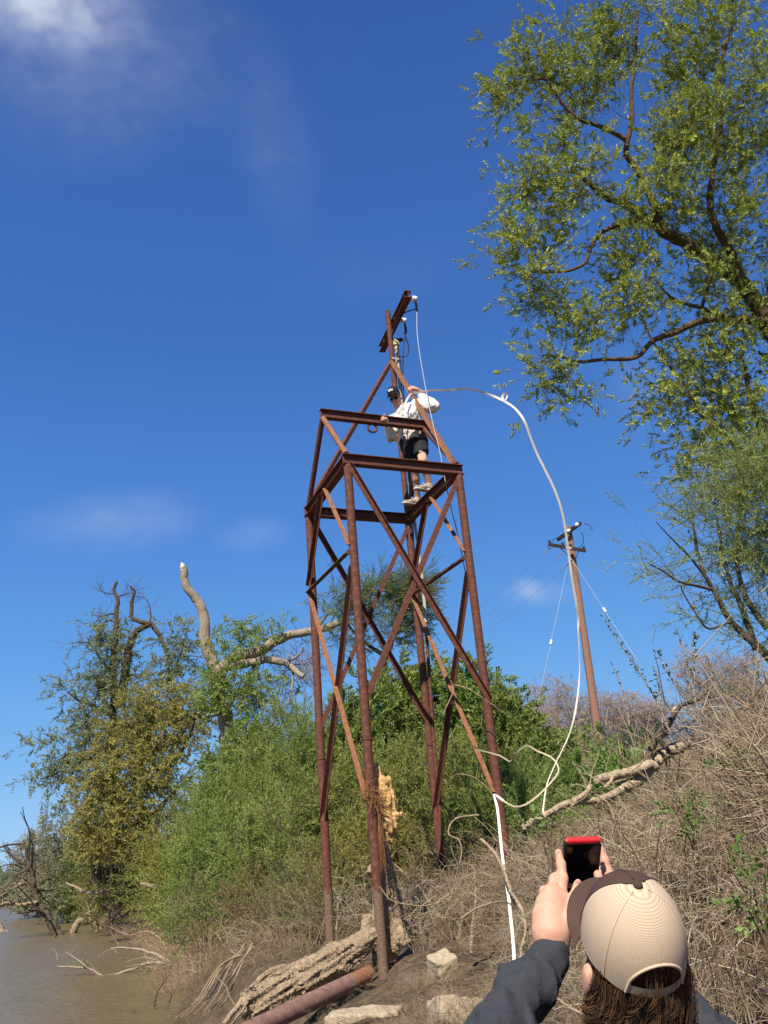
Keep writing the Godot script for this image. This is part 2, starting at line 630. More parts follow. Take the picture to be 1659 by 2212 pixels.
# ---- the steel tower --------------------------------------------------------------------------------------------
const LEG := {"F": Vector2(-.385, -9.2), "R": Vector2(.975, -9.78), "L": Vector2(-1.02, -10.71), "B": Vector2(.331, -11.28)}
const DECK := 6.5
var along := Vector3(.9207, 0, -.3903)   # front leg to right leg
var back := Vector3(-.3903, 0, -.9207)   # front leg to left leg

func leg(k: String, y: float) -> Vector3:
	return Vector3(LEG[k].x, y, LEG[k].y)

func i_profile(w: float, h: float, t := 0.009) -> PackedVector2Array:
	var a := w * 0.5
	var b := h * 0.5
	var s := t * 0.4
	return PackedVector2Array([Vector2(-a, -b), Vector2(a, -b), Vector2(a, -b + t), Vector2(s, -b + t), Vector2(s, b - t), Vector2(a, b - t), Vector2(a, b), Vector2(-a, b), Vector2(-a, b - t), Vector2(-s, b - t), Vector2(-s, -b + t), Vector2(-a, -b + t)])

# angle iron from a to b: one flange flat against the face with outward normal nn, the other standing out along it from the edge on side (+1 above, -1 below)
func angle_bar(called: String, a: Vector3, b: Vector3, nn: Vector3, edge: float, out: float, m: Material, root: Node, w := 0.058) -> void:
	var mb := MB.new()
	var t := 0.007
	var z := (b - a).normalized()
	var e := nn.cross(z).normalized()
	if e.y < 0: e = -e
	e *= edge
	# outline in (x = y cross z, y = nn)
	var x := nn.cross(z)
	var s := signf(e.dot(x))
	var h := w * 0.5
	var poly := PackedVector2Array([Vector2(-h * s, 0), Vector2(h * s, 0), Vector2(h * s, w * out), Vector2((h - t) * s, w * out), Vector2((h - t) * s, t * out), Vector2(-h * s, t * out)])
	mb.extrude(a, b, nn, poly)
	obj(called, mb, m, root)

func tower() -> void:
	var t := thing("steel_tower", "tall rusty steel pipe tower with open platform and short mast on the riverbank", "tower")
	var org := Vector3.ZERO
	var rng := RandomNumberGenerator.new()
	rng.seed = 77
	# legs: pipe above the flood line, pipe with dried mud below it
	var feet := {"F": 0.7, "R": 1.1, "L": 0.6, "B": 1.2}
	for k in LEG:
		var mb := MB.new()
		mb.pipe(leg(k, 1.6), leg(k, DECK), 0.05, 20)
		var o := obj("leg", mb, M.rust, t)
		var ring := MB.new()
		var y: float = {"F": 3.29, "R": 3.1, "L": 3.3, "B": 3.42}[k]
		var pts := PackedVector3Array()
		for i in 25:
			var a := TAU * i / 24
			pts.append(leg(k, y + rng.randf_range(-.004, .004)) + Vector3(cos(a), 0, sin(a)) * 0.05)
		ring.tube(pts, ramp(25, .007, .007), 6, false)
		obj("weld_bead", ring, M.rust, o)
		var low := MB.new()
		low.tube(PackedVector3Array([leg(k, feet[k]), leg(k, 1.5), leg(k, 1.84)]), PackedFloat32Array([.0512, .0512, .0506]), 24, false)
		for e in 24:   # ragged flood line
			low.v[48 + e].y += sin(e * .9) * .018 + rng.randf_range(-.03, .03)
		var l := obj("leg_foot", low, M.mud_coat, t)
		l.set_meta("label", "lower end of the pipe leg coated in pale dried mud")
	# platform beams
	var bm := DECK + 0.065
	for q in [["F", "R", along, .06], ["L", "B", along, .06], ["F", "L", back, -.052], ["R", "B", back, -.052]]:
		var mb := MB.new()
		mb.extrude(leg(q[0], bm) - q[2] * q[3], leg(q[1], bm) + q[2] * q[3], Vector3.UP, i_profile(.1, .13))
		obj("platform_beam", mb, M.rust, t)
	# lifting beam held over the platform on a pair of pipe trestles
	var ya := DECK + 1.08
	var a1 := (leg("L", ya) + leg("F", ya)) * 0.5
	var a2 := (leg("B", ya) + leg("R", ya)) * 0.5
	var rb := MB.new()
	rb.extrude(a1 - along * 0.03 + Vector3(0, .055, 0), a2 + along * 0.11 + Vector3(0, .055, 0), Vector3.UP, i_profile(.09, .125))
	var lift := obj("lifting_beam", rb, M.rust, t)
	for q in [["L", a1], ["F", a1], ["B", a2], ["R", a2]]:
		var mb := MB.new()
		var foot := leg(q[0], DECK + 0.132)
		mb.pipe(foot + (q[1] - foot) * 0.02, q[1] + (foot - q[1]).normalized() * 0.02, 0.036, 16)
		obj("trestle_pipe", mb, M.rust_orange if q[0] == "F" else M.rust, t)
	var eye := MB.new()
	var ec := a1.lerp(a2, 0.475) + Vector3(0, -0.075, 0)
	var ep := PackedVector3Array()
	for i in 21:
		var a := TAU * i / 20
		ep.append(ec + along * cos(a) * .062 + Vector3.UP * sin(a) * .062)
	eye.tube(ep, ramp(21, .016, .016), 8, false)
	obj("lifting_eye", eye, M.rust, lift)
	# bracing
	var nf := -back
	var nb := back
	var nl := -along
	var nr := along
	var r := 0.045
	# front and back faces: crossed angles
	angle_bar("brace", leg("F", 6.47) + nf * r, leg("R", 3.68) + nf * r, nf, 1, 1, M.rust, t)
	angle_bar("brace", leg("R", 6.47) + nf * (r - .02), leg("F", 3.68) + nf * (r - .02), nf, 1, -1, M.rust, t)
	angle_bar("brace", leg("B", 6.47) - nb * r, leg("L", 3.68) - nb * r, -nb, -1, -1, M.rust, t)
	angle_bar("brace", leg("L", 6.47) - nb * (r - .02), leg("B", 3.68) - nb * (r - .02), -nb, 1, 1, M.rust, t)
	# side faces: inverted vee under the beam, then a slanting tie and a long cross
	for q in [["L", "F", nl], ["B", "R", -nr]]:
		var far: String = q[0]
		var nr1: String = q[1]
		var nn: Vector3 = q[2]
		var mid := (leg(far, 6.49) + leg(nr1, 6.49)) * 0.5
		var o: Vector3 = nn * 0.03
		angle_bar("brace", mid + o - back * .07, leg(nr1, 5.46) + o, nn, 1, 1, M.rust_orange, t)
		angle_bar("brace", mid + o + back * .07, leg(far, 5.5) + o, nn, 1, 1, M.rust, t)
		angle_bar("brace", leg(nr1, 5.40) + o * 1.6, leg(far, 5.44) + o * 1.6, nn, -1, 1, M.rust_mossy if far == "L" else M.rust, t)
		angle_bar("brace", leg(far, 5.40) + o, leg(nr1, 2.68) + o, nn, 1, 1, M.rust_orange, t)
		angle_bar("brace", leg(nr1, 5.22) + o * .2, leg(far, 2.56) + o * .2, nn, 1, 1, M.rust, t)
	# mast over the back leg, with its two raking braces and the crossarm
	var mast := MB.new()
	mast.tube(PackedVector3Array([leg("B", DECK), leg("B", 10.09), leg("B", 10.115), leg("B", 10.12)]), PackedFloat32Array([.042, .042, .036, .02]), 18)
	obj("mast", mast, M.rust, t)
	var mj := leg("B", 9.18)
	angle_bar("mast_brace", mj + (leg("L", 6.63) - mj).normalized() * .03, leg("L", 6.63), (back - along * .6).normalized(), 1, 1, M.rust, t, .055)
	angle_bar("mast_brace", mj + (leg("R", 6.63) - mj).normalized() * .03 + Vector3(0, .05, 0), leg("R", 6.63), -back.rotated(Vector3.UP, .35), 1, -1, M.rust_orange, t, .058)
	var ax := leg("B", 9.86)
	var arm_dir := Vector3(.30, 0, .954)
	var away := Vector3(.954, 0, -.30)   # the side of the arm that carries the insulators
	var off := away * 0.075
	var arm := MB.new()
	arm.extrude(ax + off - arm_dir * .70, ax + off + arm_dir * .80, Vector3.UP, i_profile(.10, .12))
	var ca := obj("crossarm", arm, M.rust, t)
	for s in [[.72, 0], [.16, 0], [-.46, 0]]:
		var p: Vector3 = ax + off + arm_dir * s[0] + away * 0.075 - Vector3(0, .02, 0)
		var cl := MB.new()
		cl.lathe(p, away, [Vector2(.001, -.03), Vector2(.02, -.03), Vector2(.02, .0), Vector2(.04, .005), Vector2(.045, .03), Vector2(.028, .038), Vector2(.045, .045), Vector2(.042, .072), Vector2(.02, .08), Vector2(.001, .08)], 14)
		obj("insulator", cl, M.porcelain, ca)
		var bolt := MB.new()
		bolt.lathe(ax + off + arm_dir * s[0] - away * .012, -away, [Vector2(.001, .03), Vector2(.02, .03), Vector2(.02, 0)], 6)
		obj("bolt", bolt, M.rust, ca)
		if s[0] > 0:
			var cv := MB.new()
			cv.box(p + away * .055 - Vector3(0, .05, 0), Vector3(.012, .09, .05), Basis(away, Vector3.UP, arm_dir))
			obj("clevis", cv, M.black_rubber, ca)
			var grip := MB.new()
			var gp := PackedVector3Array()
			for i in 60:
				var a := i * 0.9
				gp.append(p + away * .06 + Vector3(0, -.09 - i * .0024, 0) + Vector3(cos(a), 0, sin(a)) * .014)
			grip.tube(gp, ramp(60, .006, .006), 5)
			obj("wire_grip", grip, M.black_rubber, ca)
	# service conduit beside the mast with its weather head, then corrugated hose down the back leg
	var cx := leg("B", 0) + along * .085 - back * .01
	var cm := MB.new()
	cm.pipe(cx + Vector3(0, 6.7, 0), cx + Vector3(0, 9.42, 0), 0.024, 12)
	var con := obj("conduit", cm, M.pvc_grey, t)
	var wh := MB.new()
	wh.lathe(cx + Vector3(0, 9.40, 0), Vector3.UP, [Vector2(.034, 0), Vector2(.036, .06), Vector2(.055, .07), Vector2(.058, .13), Vector2(.04, .17), Vector2(.001, .18)], 14)
	obj("weather_head", wh, mat("bone_plastic", lin(.52, .44, .28), 0.6), con)
	var hood := MB.new()
	hood.ball(cx + Vector3(.05, 9.56, .02), Vector3(.07, .025, .05))
	obj("hood", hood, M.black_rubber, con)
	for y in [9.2, 8.3, 7.4]:
		var st := MB.new()
		st.box(Vector3(cx.x, y, cx.z) - along * .04, Vector3(.15, .025, .006), Basis(along, Vector3.UP, -back).rotated(Vector3.UP, 0))
		st.box(Vector3(cx.x, y, cx.z) - along * .04 - back * .048, Vector3(.15, .025, .006), Basis(along, Vector3.UP, -back))
		obj("strap", st, M.galvanised, con)
	var hose := MB.new()
	var hp := PackedVector3Array()
	var hr := PackedFloat32Array()
	var hx := curve(PackedVector3Array([cx + Vector3(0, 6.72, 0), cx + Vector3(.02, 6.2, .03), cx + Vector3(.03, 5.4, .05), cx + Vector3(.0, 4.4, .06), cx + Vector3(-.03, 3.4, .08), cx + Vector3(-.04, 2.7, .1), cx + Vector3(-.12, 2.0, .12), cx + Vector3(-.22, 1.5, .2), cx + Vector3(-.2, 1.1, .25)]), 60)
	for i in hx.size():
		hp.append(hx[i])
		hr.append(0.025 if i % 2 == 0 else 0.0195)
	var half := int(hp.size() * .30)
	hose.tube(hp.slice(0, half), hr.slice(0, half), 12, true)
	var ho := obj("corrugated_hose", hose, M.galvanised, t)
	ho.set_meta("label", "grey upper length of ribbed flexible conduit beside the back leg")
	var hose2 := MB.new()
	hose2.tube(hp.slice(half), hr.slice(half), 12, true)
	var ho2 := obj("corrugated_hose", hose2, M.rust, t)
	ho2.set_meta("label", "rusted lower length of ribbed flexible conduit beside the back leg")

	# wires
	var w := MB.new()
	var tip := ax + off + arm_dir * .72 + away * 0.135
	w.tube(curve(PackedVector3Array([tip + Vector3(0, -.23, 0), at(902, 730, 10.5), at(916, 820, 10.4), at(935, 915, 10.1), at(950, 975, 9.98), at(962, 1040, 9.96)]), 8), ramp(41, .0065, .0055), 6)
	var w3 := MB.new()
	w3.tube(curve(PackedVector3Array([at(962, 1040, 9.96), at(975, 1100, 9.93), at(990, 1160, 9.92), at(1010, 1260, 9.9), at(1040, 1400, 9.88), at(1062, 1560, 9.85)]), 8), ramp(41, .006, .006), 5)
	tag(obj("overhead_wire", w3, M.black_rubber), "black insulated wire running on down behind the tower's right leg", "wire")
	tag(obj("overhead_wire", w, M.steel_wire), "single pale overhead wire hanging from the crossarm tip down past the man's elbow", "wire")
	var w2 := MB.new()
	var mid_ins := ax + off + arm_dir * .16 + away * .135
	w2.tube(curve(PackedVector3Array([tip + Vector3(0, -.2, 0), at(870, 678, 10.9), at(852, 705, 11.0), at(847, 730, 11.05), cx + Vector3(.03, 9.5, .03)]), 8), ramp(33, .009, .009), 6)
	w2.tube(curve(PackedVector3Array([mid_ins + Vector3(0, -.22, 0), at(873, 720, 11.0), at(882, 745, 11.0), at(881, 765, 11.0), at(872, 771, 11.0), at(856, 768, 11.0), cx + Vector3(.03, 9.35, .05)]), 8), ramp(49, .009, .009), 6)
	w2.tube(curve(PackedVector3Array([mid_ins + Vector3(.0, -.22, 0), at(871, 760, 11.05), at(871, 830, 11.05), at(873, 860, 11.05), at(882, 930, 11.1), at(890, 1100, 11.2), at(896, 1200, 11.2)]), 8), ramp(49, .008, .008), 5)
	w2.tube(curve(PackedVector3Array([cx + Vector3(.03, 9.4, .05), at(862, 760, 11.05), at(867, 800, 11.05), at(869, 850, 11.05), at(880, 935, 11.15), at(886, 1100, 11.2)]), 8), ramp(41, .008, .008), 5)
	tag(obj("drop_cable", w2, M.black_rubber), "black insulated cables looping from the weather head beside the mast", "cable")


func utility_pole() -> void:
	var D := 36.0
	var t := thing("utility_pole", "reddish brown wooden utility pole with two dark crossarms standing on the bank top", "utility pole")
	var base := at(1300, 1640, D)
	var top := at(1228, 1138, D)
	var rng := RandomNumberGenerator.new()
	rng.seed = 4
	var mb := MB.new()
	var pts := PackedVector3Array()
	for i in 30: pts.append(base.lerp(top, i / 29.0) + Vector3(rng.randf_range(-.006, .006), 0, 0))
	mb.tube(pts, ramp(30, .19, .125), 14, true, 0.03, rng)
	obj("pole", mb, M.pole_wood, t)
	var ax := (top - base).normalized()
	for q in [[[1205, 1185], [1268, 1193], -1.5, 1.5, 1222, 1187], [[1212, 1166], [1262, 1132], 1.6, -1.6, 1238, 1148]]:
		pass
	# lower arm runs nearly across the view, the upper one towards the viewer
	var lo_a := at(1188, 1178, D + .2)
	var lo_b := at(1267, 1192, D - .6)
	var up_a := at(1212, 1166, D + .9)
	var up_b := at(1261, 1131, D - 1.0)
	for q in [[lo_a, lo_b], [up_a, up_b]]:
		var dir: Vector3 = (q[1] - q[0]).normalized()
		var arm := MB.new()
		var side := dir.cross(ax).normalized()
		if side.z < 0: side = -side
		var o: Vector3 = side * .17
		arm.extrude(q[0] + o, q[1] + o, ax, PackedVector2Array([Vector2(-.055, -.07), Vector2(.055, -.07), Vector2(.055, .07), Vector2(-.055, .07)]))
		var an := obj("crossarm", arm, M.arm_wood, t)
		var plate := MB.new()
		plate.box((q[0] + q[1]) * .5 + o + side * .058 + dir * .12, Vector3(.28, .09, .006), Basis(dir, ax, side).orthonormalized())
		obj("metal_plate", plate, M.galvanised, an)
		for f in [.03, .4, .62, .97] if q[0] == lo_a else [.97, .60]:
			var p: Vector3 = (q[0] as Vector3).lerp(q[1], f) + o
			var pin := MB.new()
			if q[0] == lo_a:
				pin.lathe(p + ax * .07, ax, [Vector2(.001, .0), Vector2(.05, .0), Vector2(.055, .10), Vector2(.03, .13), Vector2(.001, .14)], 10)
				obj("cable_clamp", pin, M.black_rubber, an)
			else:
				pin.lathe(p + side * .08 - ax * .03, (side - ax * .4).normalized(), [Vector2(.02, -.05), Vector2(.03, .0), Vector2(.09, .02), Vector2(.10, .06), Vector2(.05, .08), Vector2(.09, .10), Vector2(.08, .14), Vector2(.001, .17)], 12)
				obj("insulator", pin, M.porcelain, an)
	for s in [[1209, 1164], [1243, 1180]]: pass
	for s in [-1.0, 1.0]:
		var br := MB.new()
		var m := lo_a.lerp(lo_b, 0.5 + s * .28) + Vector3(0, -.05, .2)
		br.extrude(m, base.lerp(top, .83) + Vector3(0, 0, .14), Vector3(0, 0, 1), PackedVector2Array([Vector2(-.018, -.004), Vector2(.018, -.004), Vector2(.018, .004), Vector2(-.018, .004)]))
		obj("arm_brace", br, M.galvanised, t)
	# guys with their white strain insulators
	for q in [[[1226, 1194], [1306, 1318], [1340, 1400], "guy wire slanting down to the right from the wooden pole"], [[1224, 1230], [1190, 1388], [1180, 1440], "guy wire slanting down to the left from the wooden pole"]]:
		var g := thing("guy_wire", q[3] + " with one white strain insulator", "guy wire", Vector3.ZERO, "guy wires of the wooden pole")
		var a := at(q[0][0], q[0][1], D - .2)
		var b := at(q[1][0], q[1][1], D - 2.0)
		var c := a + (b - a) * 1.75
		c.y = maxf(c.y, ground(c.x, c.z) - .2)
		var wm := MB.new()
		wm.tube(PackedVector3Array([a, b, c]), ramp(3, .009, .009), 5)
		obj("wire", wm, M.steel_wire, g)
		var im := MB.new()
		im.lathe(b, (a - b).normalized(), [Vector2(.001, -.12), Vector2(.05, -.12), Vector2(.06, -.03), Vector2(.035, 0), Vector2(.06, .03), Vector2(.05, .12), Vector2(.001, .12)], 10)
		obj("strain_insulator", im, M.porcelain, g)
	# lines leaving to the left, spiral grips near the arm
	for q in [[1190, 1183], [1222, 1188], [1232, 1215]]:
		var wm := MB.new()
		var a := at(q[0], q[1], D)
		var b := at(q[0] - 250.0, q[1] + 190.0, D + 26.0)
		var pts2 := PackedVector3Array()
		for i in 15:
			var f := i / 14.0
			pts2.append(a.lerp(b, f) - Vector3(0, 1.2 * f * (1 - f), 0))
		wm.tube(pts2, ramp(15, .008, .008), 5)
		var o := tag(obj("power_line", wm, M.steel_wire), "thin power line leaving the lower dark crossarm of the wooden pole", "power line", "power lines leaving the wooden pole")
		var gm := MB.new()
		var gp := PackedVector3Array()
		var dir := (pts2[1] - pts2[0]).normalized()
		var sx := dir.cross(Vector3.UP).normalized()
		for i in 60: gp.append(a + dir * i * .018 + (sx * cos(i * .9) + Vector3.UP * sin(i * .9)) * .025)
		gm.tube(gp, ramp(60, .009, .009), 4)
		obj("line_grip", gm, M.galvanised, o)
	var jm := MB.new()
	for q in [[[1192, 1172], [1197, 1164], [1212, 1162], [1226, 1160]], [[1190, 1172], [1184, 1180], [1186, 1186]], [[1261, 1131], [1275, 1135], [1276, 1142], [1282, 1146]], [[1245, 1186], [1258, 1176], [1260, 1160], [1256, 1150]]]:
		var pts3 := PackedVector3Array()
		for p in q: pts3.append(at(p[0], p[1], D - .4))
		jm.tube(curve(pts3, 4), ramp((q.size() - 1) * 4 + 1, .014, .014), 5)
	obj("jumper_wire", jm, M.black_rubber, t)


# ---- vegetation -------------------------------------------------------------------------------------------------
var SPRIG := {}

func leaf_into(mb: MB, o: Vector3, dir: Vector3, up: Vector3, l: float, w: float) -> void:
	var side := dir.cross(up).normalized()
	var nn := side.cross(dir).normalized()
	var tip := o + dir * l - nn * l * 0.12
	var m := o + dir * l * 0.5 - nn * w * 0.1
	for s in [-1.0, 1.0]:
		var e: Vector3 = m + side * s * w * 0.5 + nn * w * 0.18
		var n2: Vector3 = (nn - side * s * 0.35).normalized()
		var i := mb.add(o, n2)
		mb.add(e, n2); mb.add(tip, n2)
		mb.tri(i, i + 1, i + 2)

# a leafy shoot one unit long, growing along +y
func make_sprig(sd: int, count: int, l: float, w: float, spread: float, bend: float) -> ArrayMesh:
	var rng := RandomNumberGenerator.new()
	rng.seed = sd
	var mb := MB.new()
	var pts := PackedVector3Array()
	var side := Vector3(1, 0, 0).rotated(Vector3.UP, rng.randf() * TAU)
	for i in 5:
		var f := i / 4.0
		pts.append(Vector3(0, f, 0) + side * bend * f * f)
	mb.tube(pts, ramp(5, .010, .005), 3, false)
	for k in count:
		var f := lerpf(0.12, 1.0, (k + 0.5) / count)
		var o := Vector3(0, f, 0) + side * bend * f * f
		var a := k * 2.4 + rng.randf_range(-.5, .5)
		var outw := Vector3(cos(a), 0, sin(a))
		var sp := spread * rng.randf_range(.6, 1.3) * lerpf(1.15, .6, f)
		var d := (Vector3.UP * cos(sp) + outw * sin(sp)).normalized()
		leaf_into(mb, o, d, Vector3.UP * .6 - outw * .6 + Vector3(rng.randf_range(-.5, .5), rng.randf_range(-.3, .3), rng.randf_range(-.5, .5)), l * rng.randf_range(.7, 1.2), w * rng.randf_range(.8, 1.2))
	return mb.mesh()

# a forked bare twig one unit long
func make_twig(sd: int, forks: int, r: float, buds: int) -> ArrayMesh:
	var rng := RandomNumberGenerator.new()
	rng.seed = sd
	var mb := MB.new()
	var tips := [[Vector3.ZERO, Vector3.UP, 1.0]]
	for k in forks + 1:
		var t = tips[mini(k, tips.size() - 1)]
		var pts := PackedVector3Array()
		var p: Vector3 = t[0]
		var d: Vector3 = t[1]
		var n := 5
		for i in n:
			pts.append(p)
			if i > 0: tips.append([p, (d + Vector3(rng.randf_range(-1, 1), rng.randf_range(-.2, .6), rng.randf_range(-1, 1)) * .9).normalized(), t[2] * .6])
			p += d * t[2] / n
			d = (d + Vector3(rng.randf_range(-1, 1), rng.randf_range(-1, 1), rng.randf_range(-1, 1)) * .22).normalized()
		mb.tube(pts, ramp(n, r * t[2], r * .35 * t[2]), 3, false)
		for b in buds:
			var q := pts[n - 1] + Vector3(rng.randf_range(-1, 1), rng.randf_range(-1, 1), rng.randf_range(-1, 1)) * .06
			leaf_into(mb, q, Vector3(rng.randf_range(-1, 1), rng.randf_range(-.2, 1), rng.randf_range(-1, 1)).normalized(), Vector3(rng.randf(), 1, rng.randf()), .08, .05)
	return mb.mesh()

func make_sprigs() -> void:
	SPRIG.willow = [make_sprig(1, 18, .20, .045, .75, .18), make_sprig(2, 16, .22, .05, .6, -.2), make_sprig(3, 20, .18, .045, .8, .1)]
	SPRIG.tuft = [make_sprig(4, 13, .36, .15, .8, .15), make_sprig(5, 14, .34, .14, .9, -.2), make_sprig(6, 12, .38, .15, .7, .25)]
	SPRIG.broad = [make_sprig(7, 11, .26, .15, 1.0, .2), make_sprig(8, 10, .28, .16, 1.1, -.25)]
	SPRIG.feather = [make_sprig(9, 20, .16, .042, .7, .35), make_sprig(10, 18, .17, .042, .8, -.3)]
	SPRIG.bare = [make_twig(11, 6, .014, 0), make_twig(12, 7, .012, 0), make_twig(13, 5, .014, 0)]
	SPRIG.budded = [make_twig(14, 7, .013, 3), make_twig(15, 8, .012, 3)]

# many copies of a few meshes as one part
func scatter(called: String, meshes: Array, xf: Array, cols: Array, m: Material, parent: Node, pos := Vector3.ZERO) -> void:
	var per := []
	for k in meshes.size(): per.append([])
	for i in xf.size(): per[i % meshes.size()].append(i)
	for k in meshes.size():
		if per[k].is_empty(): continue
		var mm := MultiMesh.new()
		mm.transform_format = MultiMesh.TRANSFORM_3D
		mm.use_colors = true
		mm.mesh = meshes[k]
		mm.instance_count = per[k].size()
		for j in per[k].size():
			mm.set_instance_transform(j, xf[per[k][j]])
			mm.set_instance_color(j, cols[per[k][j]])
		var o := MultiMeshInstance3D.new()
		o.multimesh = mm
		o.material_override = m
		o.name = called
		o.position = pos
		stuff(o)
		parent.add_child(o, true)

func turn_to(d: Vector3, rng: RandomNumberGenerator, s: float, fat := 1.0) -> Basis:
	var x := d.cross(Vector3(rng.randf_range(-1, 1), rng.randf_range(-1, 1), rng.randf_range(-1, 1))).normalized()
	if x.length() < .5: x = d.cross(Vector3(.3, .5, .8)).normalized()
	return Basis(x * s * fat, d * s, x.cross(d) * s * fat)

func ball_point(rng: RandomNumberGenerator) -> Vector3:
	var p := Vector3(rng.randfn(), rng.randfn(), rng.randfn()).normalized()
	return p * pow(rng.randf(), 0.42)

# limbs: [points, radius at start, at end]; blobs: [centre, radii, clusters]; shoots are carried on twigs that leave the nearest wood
func grow(o: Dictionary) -> Node3D:
	var rng := RandomNumberGenerator.new()
	rng.seed = o.seed
	var base: Vector3 = o.get("base", o.limbs[0][0][0])
	var t := thing(o.called, o.label, o.category, base, o.get("group", ""))
	var wood := MB.new()
	var nodes := PackedVector3Array()
	var nr := PackedFloat32Array()
	for l in o.limbs:
		var pts := curve(l[0], 4)
		for i in range(1, pts.size()): pts[i] += Vector3(rng.randf_range(-1, 1), rng.randf_range(-1, 1), rng.randf_range(-1, 1)) * l[1] * 0.10
		var rad := ramp(pts.size(), l[1] * o.get("thick", 1.0), l[2] * o.get("thick", 1.0), .8)
		wood.tube(pts, rad, 9 if l[1] > .06 else 6, true, 0.06 if l[1] > .04 else 0.0, rng)
		for i in pts.size():
			if o.get("bare_below", -1e9) < pts[i].y and i >= int(pts.size() * o.get("bare", 0.15)):
				nodes.append(pts[i]); nr.append(rad[i])
	var targets := []
	var gap := noise(0.9 / o.get("clump", 1.0), o.seed + 3, 2)
	for b in o.blobs:
		var k := 0
		var tries := 0
		while k < b[2] and tries < b[2] * 6:
			tries += 1
			var p: Vector3 = b[0] + ball_point(rng) * b[1]
			if gap.get_noise_3dv(p) < o.get("gap", -0.05): continue
			k += 1
			var best := 1e9
			for q in o.limbs:
				for s in q[0]: best = minf(best, p.distance_squared_to(s))
			targets.append([best, p])
	targets.sort_custom(func(a, b): return a[0] < b[0])
	var xf := []
	var cols := []
	var lean: Vector3 = o.get("lean", Vector3(0, .3, 0))
	var tw: float = o.get("twig", .012)
	var step: float = o.get("step", .35)
	var reach2 := pow(o.get("reach", 4.0), 2)
	var pal: Array = o.cols
	var size: Vector2 = o.size
	for q in targets:
		var p: Vector3 = q[1]
		var best := 1e9
		var bi := 0
		for i in nodes.size():
			var d := p.distance_squared_to(nodes[i])
			if d < best:
				best = d; bi = i
		if best > reach2: continue
		var a := nodes[bi]
		var dist := sqrt(best)
		var r0 := minf(nr[bi] * .7, tw * (.5 + dist))
		var ctrl := a.lerp(p, .5) + (Vector3(rng.randf_range(-1, 1), rng.randf_range(-.4, 1), rng.randf_range(-1, 1)) - lean * .4) * dist * .22
		var n := clampi(int(dist / step) + 1, 2, 7)
		var pts := PackedVector3Array()
		for i in n + 1:
			var f := float(i) / n
			pts.append(a.lerp(ctrl, f).lerp(ctrl.lerp(p, f), f))
		var rad := ramp(n + 1, r0, maxf(r0 * .35, tw * .22))
		wood.tube(pts, rad, 4, false)
		for i in range(1, n + 1):
			nodes.append(pts[i]); nr.append(rad[i])
		var out := (p - ctrl).normalized()
		var cl := rng.randf()
		var spray := PackedVector3Array()
		if o.has("spray"):   # a slender wand carrying its shoots along it
			var sl := rng.randf_range(o.spray.x, o.spray.y)
			var sd: Vector3 = (out * .5 + lean + Vector3(rng.randf_range(-1, 1), rng.randf_range(-.7, .8), rng.randf_range(-1, 1)) * .8).normalized()
			var sag: float = rng.randf_range(-.1, .5) * sl * o.get("sag", 1.0)
			for i in 5:
				var f := i / 4.0
				spray.append(p + sd * sl * f + Vector3(rng.randf_range(-1, 1), 0, rng.randf_range(-1, 1)) * sl * .04 - Vector3(0, sag * f * f, 0))
			wood.tube(spray, ramp(5, maxf(rad[n], tw * .3), tw * .16), 3, false)
		for s in int(o.shoots):
			var f := rng.randf_range(o.get("from", .4), 1.0) if s > 0 else 1.0
			var where: Vector3 = a.lerp(ctrl, f).lerp(ctrl.lerp(p, f), f) + Vector3(rng.randfn(), rng.randfn(), rng.randfn()) * o.get("jitter", .06)
			var d: Vector3 = (out * .6 + lean + Vector3(rng.randf_range(-1, 1), rng.randf_range(-1, 1), rng.randf_range(-1, 1)) * o.get("mess", .8)).normalized()
			if spray.size() and rng.randf() < .8:
				var g := rng.randf() * 3.99
				where = spray[int(g)].lerp(spray[int(g) + 1], fmod(g, 1.0))
				d = ((spray[int(g) + 1] - spray[int(g)]).normalized() + Vector3(rng.randf_range(-1, 1), rng.randf_range(-1, 1), rng.randf_range(-1, 1)) * .6).normalized()
			xf.append(Transform3D(turn_to(d, rng, rng.randf_range(size.x, size.y)), where))
			var u := clampf(cl * .7 + rng.randf() * .3, 0, .999) * (pal.size() - 1)
			var c: Color = (pal[int(u)] as Color).lerp(pal[int(u) + 1], fmod(u, 1.0))
			cols.append(c)
	if o.limbs.size():
		var w := obj(o.get("wood_name", "trunk"), wood, o.bark, t)
		w.position = -base
	var leafm: Material = o.get("leaf_mat", M.leaf)
	if xf.size():
		scatter(o.get("leaf_name", "crown"), SPRIG[o.leaf], xf, cols, leafm, t, -base)
	return t

# bare twigs along some of a tree's dead limbs
func dead_twigs(limbs: Array, which: Array, each: int, size: Vector2, c: Color, sd: int, t: Node3D) -> void:
	var rng := RandomNumberGenerator.new()
	rng.seed = sd
	var xf := []
	var cols := []
	for w in which:
		var pts: PackedVector3Array = curve(limbs[w][0], 4)
		for k in each:
			var i := rng.randi_range(int(pts.size() * .45), pts.size() - 1)
			var d := Vector3(rng.randf_range(-1, 1), rng.randf_range(-.3, 1.0), rng.randf_range(-1, 1)).normalized()
			xf.append(Transform3D(turn_to(d, rng, rng.randf_range(size.x, size.y)), pts[i]))
			cols.append(c * rng.randf_range(.7, 1.6))
	scatter("twigs", SPRIG.bare, xf, cols, M.dry, t, -t.position)

func limb(k: Array, list: Array, r0: float, r1: float) -> Array:
	# k = [offset x, offset y, scale, depth at start, depth at end]
	var p := PackedVector3Array()
	for i in list.size():
		var f := float(i) / maxf(1, list.size() - 1)
		p.append(at(k[0] + list[i][0] * k[2], k[1] + list[i][1] * k[2], lerpf(k[3], k[4], f)))
	return [p, r0, r1]

